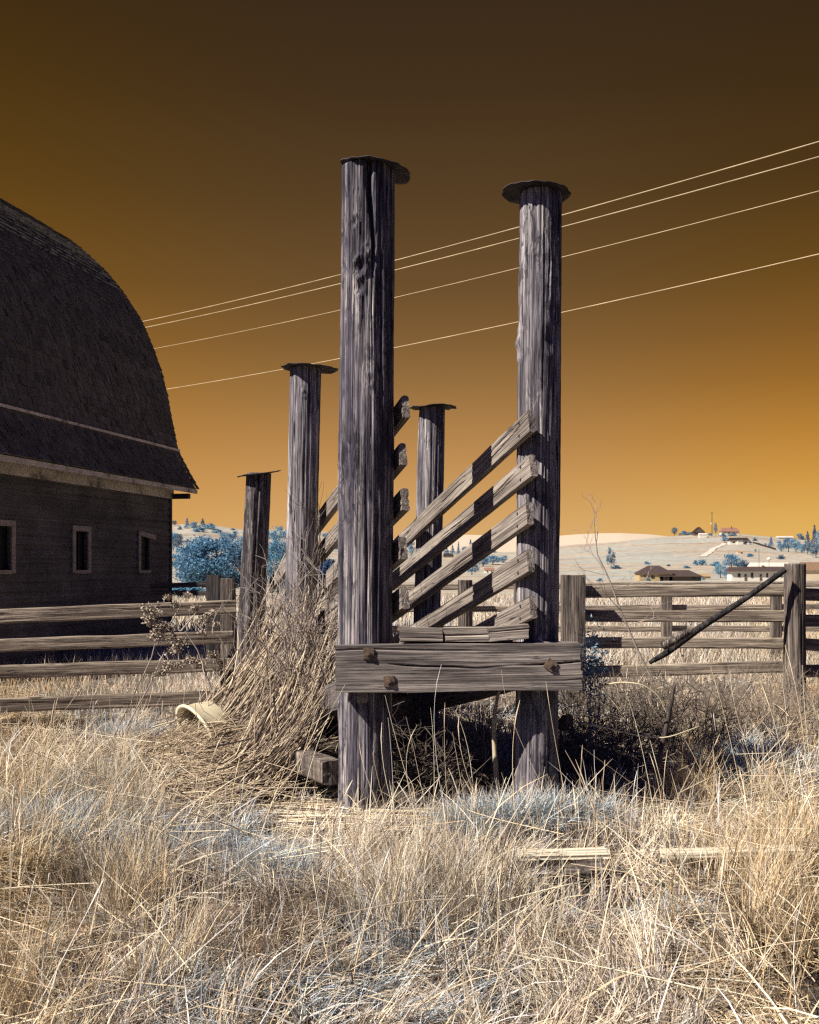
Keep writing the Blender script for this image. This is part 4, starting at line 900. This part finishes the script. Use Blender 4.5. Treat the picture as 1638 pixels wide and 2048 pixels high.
# tall seed-headed stalks
def stalk_set(base, tip, rad, colr, K=10, bendy=.06, head=True):
    n = len(base); mid = (base+tip)/2; side = rng.normal(0, 1, (n, 3))*np.array([1, .6, 0]); Lr = np.linalg.norm(tip-base, axis=1)[:, None]
    C = bez(base, base+(tip-base)*.35+side*Lr*bendy*.4, base+(tip-base)*.7+side*Lr*bendy, tip, K)
    tt = np.linspace(0, 1, K)
    R = rad[:, None]*(1-.55*tt)[None]
    if head: R = R + rad[:, None]*(1.25*np.exp(-((tt-.90)/.055)**2))[None]*rng.choice([0, 1, 1, .6], n)[:, None]
    V, Q = tubes(C, R, 4); return V, Q, np.repeat(colr, K*4, 0)
pairs = [(770,1390,845,1690),(812,1433,860,1690),(834,1450,838,1690),(861,1415,866,1720),(883,1328,896,1700),(890,1405,898,1690),(905,1465,940,1690),(910,1420,950,1690),(918,1430,975,1690),(718,1483,790,1710),(745,1505,800,1720),(776,1435,790,1700),(764,1445,820,1740),(1040,1400,1035,1720),(1003,1340,1120,1690),(1092,1362,1140,1690),(640,1400,560,1700),(705,1560,640,1720),(690,1370,575,1760),(1165,1490,1150,1700),(1250,1380,1320,1700),(1335,1500,1340,1790),(1300,1480,1390,1850),(1420,1330,1500,1640),(1460,1340,1560,1660),(1520,1360,1590,1690),(1605,1330,1638,1700),(1570,1290,1625,1640),(215,1700,210,1830),(30,1560,20,1900),(0,1450,60,1700),(110,1400,95,1650),(60,1420,130,1680),(160,1430,110,1660),(245,1440,200,1680),(1210,1520,1290,1960),(1130,1500,1270,2000),(905,1880,960,2070),(560,1740,660,2050),(980,1700,1050,2060),(400,1840,330,2060),(1450,1700,1400,2040)]
bs, tp_ = [], []
for (tx_, ty_, bx_, by_) in pairs:
    Y = min(3200/(by_-1140), 5.95); g = ground_at(bx_, Y); bs.append(g); tp_.append(P(tx_, ty_, Y+random.uniform(-.15, .1)))
bs = np.array(bs); tp_ = np.array(tp_)
n2 = 520; x, y = sample(3.1, 11, n2); k_ = ~under_chute(x, y) & ~in_heap(x, y); x, y = x[k_], y[k_]; n2 = len(x)
b2 = np.stack([x, y, g_z(x, y)], -1); hgt = rng.uniform(.2, .6, n2); hgt = np.where((np.abs(pxof(x, y)-819) < 330) & (y > 4.2), hgt*.5, hgt)
t2 = b2 + np.stack([rng.normal(0, .3, n2)*hgt, rng.normal(0, .2, n2)*hgt, hgt], -1)
B = np.concatenate([bs, b2]); T_ = np.concatenate([tp_, t2]); n = len(B)
c = PAL[rng.choice([0, 1, 1, 0, 5], n)]*rng.uniform(.9, 1.2, n)[:, None]
V, Q, cc = stalk_set(B, T_, rng.uniform(.0016, .0026, n), np.clip(c, 0, .9)); SV_, SQ_, SC_ = [V], [Q], [cc]; sn = len(V)
def adds(v, q, c):
    global sn
    SV_.append(v); SQ_.append(q+sn); SC_.append(c); sn += len(v)
# long fallen stalks lying on the grass
n = 420; x, y = sample(3.1, 8.5, n); k_ = ~under_chute(x, y); x, y = x[k_], y[k_]; n = len(x); az = rng.uniform(0, 6.28, n); L = rng.uniform(.25, .8, n)
b_ = np.stack([x, y, g_z(x, y)+rng.uniform(.05, .22, n)], -1); e_ = b_ + np.stack([np.cos(az)*L, np.sin(az)*L*.6, rng.normal(.02, .12, n)], -1); e_[:, 2] = np.maximum(e_[:, 2], g_z(e_[:, 0], e_[:, 1])+.03)
adds(*stalk_set(b_, e_, rng.uniform(.0018, .0034, n), np.clip(PAL[rng.choice([0, 1, 2], n)]*rng.uniform(.8, 1.25, n)[:, None], 0, .9), bendy=.12, head=False))
def lying(px0, r0, px1, r1, n, spread, rad, Yo=0):
    out_b, out_t = [], []
    for q in range(n):
        f0 = random.uniform(-.15, .5); f1 = f0+random.uniform(.3, .7); s_ = random.gauss(0, spread)
        pa = (px0+(px1-px0)*f0, r0+(r1-r0)*f0+s_); pb = (px0+(px1-px0)*f1, r0+(r1-r0)*f1+s_+random.gauss(0, 8))
        for (pp_, out) in ((pa, out_b), (pb, out_t)):
            Y = 3200/(pp_[1]-1140)*.985; g = ground_at(pp_[0], Y); g[2] += random.uniform(.02, .09); out.append(g)
    c = PAL[rng.choice([0, 1, 1, 2], n)]*rng.uniform(.8, 1.2, n)[:, None]
    adds(*stalk_set(np.array(out_b), np.array(out_t), rng.uniform(.6, 1.3, n)*rad, np.clip(c, 0, .9), bendy=.08, head=False))
lying(560, 1650, 930, 1655, 70, 22, .0045); lying(640, 1640, 860, 1632, 6, 4, .009); lying(1330, 1650, 1700, 1600, 90, 16, .0045); lying(850, 1690, 1250, 1665, 60, 12, .004); lying(180, 1570, 420, 1590, 60, 20, .0045); pass
st_o = mesh_np("grass_stalks", np.concatenate(SV_), np.concatenate(SQ_), M_STALK, None, False, np.concatenate(SC_))
tag(st_o, "tall and fallen straw-coloured seed stalks among the grass", "grass stalks", kind="stuff")

# ---------------------------------------------------------------- heap of dead stalks swept up against the left posts
def P_arr(px, row, Y): return np.stack([(px-819)/F*Y, Y, EYE+(1140-row)/F*Y], -1)
n = 1050; u = rng.uniform(0, 1, n)**.9; lay = rng.uniform(0, 1, n)
def lerp(a, b): return a+(b-a)*u
C0 = [(160, 1575), (375, 1505), (490, 1390), (555, 1190)]; C1 = [(320, 1655), (560, 1600), (655, 1460), (690, 1270)]
pts = []
for k in range(4):
    px = lerp(C0[k][0], C1[k][0]) + rng.normal(0, 26, n); row = lerp(C0[k][1], C1[k][1]) + rng.normal(0, 24, n)
    if k == 3: row = row + rng.uniform(-90, 170, n)*(rng.uniform(0, 1, n)); px = px + rng.normal(0, 22, n)
    if k == 0: px = px + rng.uniform(-40, 160, n)
    Yb = [lerp(7.5, 6.35), lerp(7.5, 6.5), lerp(7.75, 6.75), lerp(8.0, 6.95)][k]
    Yk = Yb + lay*[.05, .25, .4, .45][k] + rng.normal(0, .05, n)
    pts.append(P_arr(px, row, Yk))
C = bez(*pts, 16)
t0 = rng.uniform(0, .5, n)**1.2; t1 = np.minimum(1, t0+rng.uniform(.2, .75, n)); ts = t0[:, None]+(t1-t0)[:, None]*np.linspace(0, 1, 12)[None]
fi = ts*15; i0 = np.clip(fi.astype(int), 0, 14); fr = (fi-i0)[..., None]; idx = np.arange(n)[:, None]; C = C[idx, i0]*(1-fr)+C[idx, i0+1]*fr
chord = C[:, :1]+(C[:, -1:]-C[:, :1])*np.linspace(0, 1, 12)[None, :, None]; st_ = rng.uniform(0, .75, n)[:, None, None]; C = C*(1-st_)+chord*st_
C = C + np.cumsum(rng.normal(0, .003, C.shape), axis=1) + np.linspace(-1, 1, 12)[None, :, None]*rng.normal(0, 1, (n, 1, 3))*rng.choice([.03, .075, .2], n, p=[.45, .38, .17])[:, None, None]*np.array([1, .6, .8])
gz_ = g_z(C[..., 0], C[..., 1]); C[..., 2] = np.maximum(C[..., 2], gz_+.01)
R = 1.5*rng.choice([.0018, .003, .0042, .0075], n, p=[.38, .34, .21, .07])[:, None]*np.linspace(1, .6, 12)[None]
hc = np.array([[.66, .52, .36], [.48, .37, .26], [.24, .175, .13], [.78, .65, .46], [.12, .09, .08]])[rng.choice(5, n, p=[.26, .24, .18, .16, .16])]*rng.uniform(.75, 1.15, n)[:, None]
V, Q = tubes(C, R, 5); HV, HQ, HC = [V], [Q], [np.repeat(hc, 12*5, 0)]
# short broken bits lying over the foot of the heap
n = 2600; px = rng.normal(350, 145, n); row = 1560+rng.normal(0, 48, n); Y = 3200/(np.clip(row, 1490, 1700)-1140); b_ = P_arr(px, row, Y); b_[:, 2] = g_z(b_[:, 0], b_[:, 1])+rng.uniform(.01, .16, n)
az = rng.normal(.25, .7, n); L = rng.uniform(.08, .4, n); e_ = b_+np.stack([np.cos(az)*L, np.sin(az)*L, rng.normal(.02, .06, n)], -1)
V, Q, c = stalk_set(b_, e_, rng.uniform(.002, .0045, n), np.array([[.52, .40, .27], [.34, .25, .17], [.66, .53, .36]])[rng.choice(3, n)]*rng.uniform(.7, 1.15, n)[:, None], K=6, bendy=.15, head=False)
HQ.append(Q+len(HV[0])); HV.append(V); HC.append(c)
hp_o = mesh_np("dead_stalks", np.concatenate(HV), np.concatenate(HQ), M_STALK, None, True, np.concatenate(HC))
tag(hp_o, "sweeping heap of dead reed stalks piled against the left posts", "dead stalks", kind="stuff")

# ---------------------------------------------------------------- bare twigs, brush, weeds
def branching(starts, dirs, L, rad, depth, rnd, spread=.55, up=.15, K=6, kids=(2, 3)):
    lines = []; rads = []
    def rec(p, d, L, r, dep):
        pts_ = [p.copy()]; dd = d.copy()
        for _ in range(K-1):
            dd = dd + np.array([rnd.gauss(0, .16), rnd.gauss(0, .16), rnd.gauss(0, .12)+up*.12]); dd /= np.linalg.norm(dd); pts_.append(pts_[-1]+dd*L/(K-1))
        lines.append(pts_); rads.append(np.linspace(r, r*.6, K))
        if dep > 0:
            for _ in range(rnd.randint(*kids)):
                k = rnd.randint(2, K-1); nd = dd + np.array([rnd.gauss(0, spread), rnd.gauss(0, spread), rnd.gauss(0, spread*.7)+up]); nd /= np.linalg.norm(nd)
                rec(pts_[k], nd, L*rnd.uniform(.45, .75), r*.6, dep-1)
    for p, d in zip(starts, dirs): rec(np.array(p, float), np.array(d, float)/np.linalg.norm(d), L, rad, depth)
    return np.array(lines), np.array(rads)
rnd = random.Random(5)
TWIG = plain("pale twig bark", (.40, .33, .28), .8, .3, 20); TWIGD = plain("dark brush bark", (.15, .118, .095), .9, .4, 20)
def shrub(name, label, starts, dirs, L, rad, depth, mat, cat="shrub", S=5, **kw):
    Lc, Rc = branching(starts, dirs, L, rad, depth, rnd, **kw); V, Q = tubes(Lc, Rc, S); return tag(mesh_np(name, V, Q, mat, None, True), label, cat)
st = [ground_at(random.uniform(545, 640), random.uniform(7.2, 7.9))+[0, 0, .25] for _ in range(28)]
shrub("bare_shrub", "bare pale twiggy shrub growing up round the thick leaning left post", st, [(rnd.gauss(.05, .22), rnd.gauss(-.05, .15), 1) for _ in st], .74, .0075, 3, TWIG, spread=.5)
st = [P(random.uniform(600, 660), 1240, random.uniform(7.0, 7.4)) for _ in range(5)]
shrub("bare_shrub", "thin bare twig reaching highest left of the split front post", st, [(rnd.gauss(.08, .1), 0, 1) for _ in st], .65, .0045, 2, TWIGD, spread=.45)
st = [ground_at(random.uniform(508, 560), 8.6) for _ in range(5)]
shrub("bare_shrub", "pale forked twigs in front of the short rear left post", st, [(rnd.gauss(-.05, .12), 0, 1) for _ in st], .8, .006, 2, TWIG, spread=.4)
C = np.array([P(p, r, 10.2) for p, r in ((1310, 1370), (1275, 1300), (1245, 1230), (1215, 1150), (1195, 1110), (1188, 1050), (1190, 1024))])
tt = np.linspace(0, 6, 16); C16 = np.stack([np.interp(tt, range(7), C[:, q]) for q in range(3)], -1)
Lc, Rc = branching([P(1240, 1220, 10.2), P(1205, 1135, 10.2), P(1225, 1180, 10.2), P(1192, 1090, 10.2), P(1255, 1250, 10.2), P(1215, 1150, 10.2)], [(-.8, -.2, .6), (-.5, 0, 1), (.9, 0, .2), (.4, 0, 1), (.9, -.2, .4), (-.9, 0, .3)], .34, .0042, 3, rnd, spread=.6)
V0, Q0 = tubes(C16[None], np.linspace(.013, .003, 16)[None], 6); V1, Q1 = tubes(Lc, Rc, 5)
tag(mesh_np("bare_sapling", np.concatenate([V0, V1]), [np.concatenate([Q0, Q1+len(V0)])], TWIG, None, True), "spindly bare sapling leaning up past the right fence to the skyline", "sapling")
st = [ground_at(random.uniform(780, 1040), random.uniform(6.5, 8.6)) for _ in range(85)]; st += [ground_at(random.uniform(1125, 1440), random.uniform(7.2, 9.8)) for _ in range(150)]
Lc, Rc = branching(st, [(rnd.gauss(0, .5), rnd.gauss(0, .5), .7) for _ in st], .42, .0055, 3, rnd, spread=.8, up=-.02)
V, Q = tubes(Lc, Rc, 4); tag(mesh_np("dead_brush", V, Q, TWIGD, None, True), "dark tangled dead brush under and right of the chute", "brush", kind="stuff")
st = [ground_at(random.uniform(1160, 1640), random.uniform(8.6, 10.9)) for _ in range(240)]
Lc, Rc = branching(st, [(rnd.gauss(0, .6), rnd.gauss(0, .3), .8) for _ in st], .40, .0045, 2, rnd, spread=.7)
V, Q = tubes(Lc, Rc, 4); tag(mesh_np("dead_brush", V, Q, plain("brown brush bark", (.34, .265, .20), .9, .4, 20), None, True), "brown dry brush tangled in the rails of the right fence", "brush", kind="stuff")
# dried umbel weed in front of the left fence
wd = empty("dried_weed", tuple(ground_at(215, 8.0))); tag(wd, "tall dried weed with crumbly seed clusters in front of the left fence", "weed"); wo_ = np.array(wd.location)
stems = [[(195, 1560), (215, 1500), (262, 1400), (302, 1320), (313, 1275)], [(205, 1560), (255, 1450), (300, 1370), (330, 1300)], [(440, 1440), (420, 1370), (395, 1300), (370, 1262)], [(313, 1290), (345, 1240), (365, 1205)], [(360, 1262), (330, 1245), (300, 1235)], [(362, 1262), (385, 1235), (400, 1215)], [(330, 1310), (350, 1290), (370, 1282)]]
Lc = []; 
for sline in stems:
    c = np.array([P(p, r, 8.4) for p, r in sline]); Lc.append(np.stack([np.interp(np.linspace(0, len(c)-1, 10), range(len(c)), c[:, q]) for q in range(3)], -1))
Lc = np.array(Lc); V, Q = tubes(Lc-wo_, np.linspace(.008, .004, 10)[None].repeat(len(Lc), 0), 6); mesh_np("stem", V, Q, TWIG, wd, True)
ctr = [(305, 1225, 16), (320, 1255, 16), (300, 1240, 12), (312, 1270, 14), (350, 1210, 9), (335, 1195, 7), (375, 1190, 8), (410, 1240, 12), (425, 1225, 10), (390, 1215, 9), (430, 1250, 10), (345, 1275, 12), (365, 1285, 12), (350, 1300, 12), (380, 1320, 12), (400, 1330, 10), (335, 1330, 12), (320, 1345, 10), (425, 1310, 10), (440, 1325, 9), (360, 1330, 10), (290, 1215, 9), (340, 1255, 9), (440, 1340, 8), (405, 1265, 8)]
FV, FQ, FC = [], [], []; fn = 0
for (p, r, rad) in ctr:
    n = int(rad*18); s_ = 8.4/F; cpt = P(p, r, 8.4); q = cpt + rng.normal(0, 1, (n, 3))*np.array([rad*.55, rad*.5, rad*.42])*s_
    uu_ = rng.normal(size=(n, 3)); uu_ /= np.linalg.norm(uu_, axis=1, keepdims=True); w_ = np.cross(uu_, rng.normal(size=(n, 3))); w_ /= np.linalg.norm(w_, axis=1, keepdims=True); sz = rng.uniform(.005, .013, n)[:, None]
    FV.append(np.stack([q-uu_*sz, q+w_*sz*.8, q+uu_*sz, q-w_*sz*.8], 1).reshape(-1, 3)-wo_); FQ.append(np.arange(n*4).reshape(-1, 4)+fn); fn += n*4
    FC.append(np.repeat(np.array([[.50, .41, .32]])*rng.uniform(.55, 1.15, n)[:, None], 4, 0))
mesh_np("seed_clusters", np.concatenate(FV), np.concatenate(FQ), M_STALK, wd, False, np.concatenate(FC))
# thistle-like blue weed beside the beam end
n = 900; bx = P(1185, 1330, 7.6); q = bx + rng.normal(0, 1, (n, 3))*np.array([.055, .08, .14]); uu_ = rng.normal(size=(n, 3)); uu_ /= np.linalg.norm(uu_, axis=1, keepdims=True); w_ = np.cross(uu_, rng.normal(size=(n, 3))); w_ /= np.linalg.norm(w_, axis=1, keepdims=True); sz = rng.uniform(.008, .03, n)[:, None]
V = np.stack([q-uu_*sz, q+w_*sz*.3, q+uu_*sz, q-w_*sz*.3], 1).reshape(-1, 3); c = np.repeat(np.array([.36, .55, .62])*rng.uniform(.6, 1.2, n)[:, None], 4, 0)
wb = empty("leafy_weed", tuple(ground_at(1185, 7.6))); tag(wb, "bright blue leafy weed beside the right end of the front beam", "weed"); o0 = np.array(wb.location)
mesh_np("foliage", V-o0, np.arange(n*4).reshape(-1, 4), M_LEAF, wb, False, c)
lc = np.array([[[.02*math.sin(q), 0, 0], [.03*math.cos(q*2), .03*math.sin(q), .3], [.07*math.cos(q*2.2), .09*math.sin(q*1.7), .75]] for q in range(7)]); V, Q = tubes(lc, np.tile([.006, .004, .002], (7, 1)), 5); mesh_np("stem", V, Q, TWIG, wb, True)

for (px, row, lab) in ((605, 1975, "small pale daisy low in the foreground grass, leftmost of the pair side by side"), (685, 1977, "small pale daisy low in the foreground grass, rightmost of the pair side by side"), (505, 2013, "single pale daisy left of the others near the bottom of the grass")):
    fo = empty("flower", tuple(on_g := ground_at(px, 3.62))); hd = P(px, row, 3.60)-np.array(fo.location); tag(fo, lab, "flower")
    V, Q = tubes(np.array([[[0, .02, 0], hd*.5+[.01, 0, 0], hd]]), np.full((1, 3), .0025), 5); mesh_np("stem", V, Q, M_STALK, fo)
    fm = MB()
    for q in range(13):
        a_ = q/13*6.283; d_ = np.array([math.cos(a_), -.35, math.sin(a_)]); p_ = np.array([-math.sin(a_), 0, math.cos(a_)]); fm.add(np.array([hd, hd+d_*.007+p_*.0028, hd+d_*.014, hd+d_*.007-p_*.0028]), [[0, 1, 2, 3]])
    fm.build("head", m_w["white"], fo)
# ---------------------------------------------------------------- loose things
def stick(name, pts, rads, mat, label, cat, S=10):
    C = np.array(pts); K = 24; s_ = np.linspace(0, len(C)-1, K); Cc = np.stack([np.interp(s_, range(len(C)), C[:, q]) for q in range(3)], -1)
    for _ in range(3): Cc[1:-1] = (Cc[:-2]+2*Cc[1:-1]+Cc[2:])/4
    R = np.interp(s_, range(len(rads)), rads)*(1+.12*(vnoise(s_*3, s_*0, s=int(C[0, 0]*100) % 50)-.5))
    V, Q = tubes((Cc-C[0])[None], R[None], S); V = np.concatenate([V, [[0, 0, 0]], [Cc[-1]-C[0]]]); a = np.arange(S); a2 = (a+1) % S; n = K*S
    T = np.concatenate([np.stack([np.full(S, n), a2, a], -1), np.stack([np.full(S, n+1), n-S+a, n-S+a2], -1)])
    return tag(mesh_np(name, V, [Q, T], mat, None, True, None, tuple(C[0])), label, cat)
M_STEM = plain("peeled pale stem", (.62, .52, .34), .6, .2, 12); M_STICK = wood("grey stick wood", (.12, .09, .075), (.28, .22, .18), (.42, .34, .27), 'Z', .4)
stick("bent_stem", [P(997, 1620, 6.56), P(993, 1560, 6.56), P(988, 1480, 6.56), P(987, 1440, 6.56), P(994, 1400, 6.58), P(1003, 1360, 6.62)], [.020, .019, .016, .015, .011, .008], M_STEM, "pale bent stem growing under the front beam beside the right post", "stem")
stick("standing_stick", [P(1305, 1590, 6.45), P(1320, 1510, 6.45), P(1337, 1435, 6.45), P(1349, 1367, 6.45)], [.018, .017, .015, .012], M_STICK, "grey broken stick standing in the grass right of the chute", "stick")
stick("leaning_pole", [P(1570, 1140, 10.82), P(1480, 1205, 10.75), P(1400, 1255, 10.7), P(1335, 1305, 10.6), P(1300, 1325, 10.5)], [.028, .032, .036, .038, .022], M_POSTD, "dark pole leaning diagonally against the stout right fence post", "pole", 12)
stick("broken_log", [P(1325, 1292, 10.4), P(1350, 1278, 10.4), P(1380, 1262, 10.4)], [.050, .055, .035], M_POST, "stub of broken log lodged under the leaning pole", "log", 12)
stick("bare_branch", [P(1340, 1568, 7.2), P(1380, 1520, 7.4), P(1432, 1460, 7.6)], [.012, .01, .007], M_STICK, "thin branch slanting up from the grass by the standing stick", "branch", 8)
stick("pale_branch", [P(1188, 1374, 6.4), P(1240, 1364, 6.35), P(1285, 1368, 6.3), P(1318, 1392, 6.3), P(1335, 1430, 6.3)], [.005, .006, .005, .004, .002], M_STEM, "thin pale arching branch over the dark brush right of the beam", "branch", 8)
stick("pale_branch", [P(1160, 1446, 6.5), P(1200, 1452, 6.45), P(1260, 1468, 6.4), P(1330, 1478, 6.35), P(1400, 1452, 6.3)], [.006, .006, .005, .004, .002], M_STEM, "pale drooping branch lying low across the dark brush", "branch", 8)
def loose_board(name, p0, p1, h, w, mat, label, cat, seed, up=(0, 0, 1)):
    mid = tuple((np.array(p0)+np.array(p1))/2); o = board(name, p0, p1, h, w, mat, None, (0, 0, 0), seed, up=up, wear=.008, endr=.03); return tag(o, label, cat)
def on_ground(px, row, lift): 
    Y = (EYE-lift)*F/(row-1140); return np.array([(px-819)/F*Y, Y, lift])
loose_board("plank", on_ground(1036, 1710, .175), on_ground(1215, 1706, .175), .030, .13, M_PALE, "bleached cream plank lying in the grass before the right post", "plank", 401)
loose_board("plank", on_ground(1325, 1708, .13), on_ground(1600, 1700, .15), .028, .12, M_PALE, "longer bleached cream plank half buried in grass further right", "plank", 402)
loose_board("timber", on_ground(1060, 1728, .13), on_ground(1200, 1726, .13), .10, .10, M_BEAM, "short dark timber lying under the bleached plank", "timber", 403)
loose_board("timber_block", P(1124, 1450, 6.9), P(1138, 1440, 6.8), .085, .06, M_POST, "small pale wooden block behind the right front post", "block", 404, up=(.2, 0, 1))
# tipped cream tub
tub = empty("plastic_tub", tuple(P(408, 1440, 7.5))); tag(tub, "cream plastic tub tipped on its side beside the stalk heap", "tub")
pf = [(.0, .0), (.19, .0), (.215, .015), (.24, .10), (.246, .105), (.262, .20), (.285, .205), (.287, .222), (.262, .225), (.252, .215), (.232, .11), (.205, .022), (.0, .016)]
na = 56; a = np.arange(na)/na*2*math.pi; V = np.array([[r*1.18*math.cos(t_), r*.88*math.sin(t_), z] for r, z in pf for t_ in a]); k = np.arange(len(pf)-1)[:, None]*na; j = np.arange(na)[None]
tb = mesh_np("basin", V, np.stack([k+j, k+(j+1) % na, k+na+(j+1) % na, k+na+j], -1).reshape(-1, 4), M_TUB, tub, True); tb.rotation_euler = Vector((-.62, -.42, -.30)).to_track_quat('Z', 'Y').to_euler(); tb.location = (.10, .12, -.04); tb.scale = (1.0, 1.0, .95)
print("verts grass", gn, "stalk", sn)
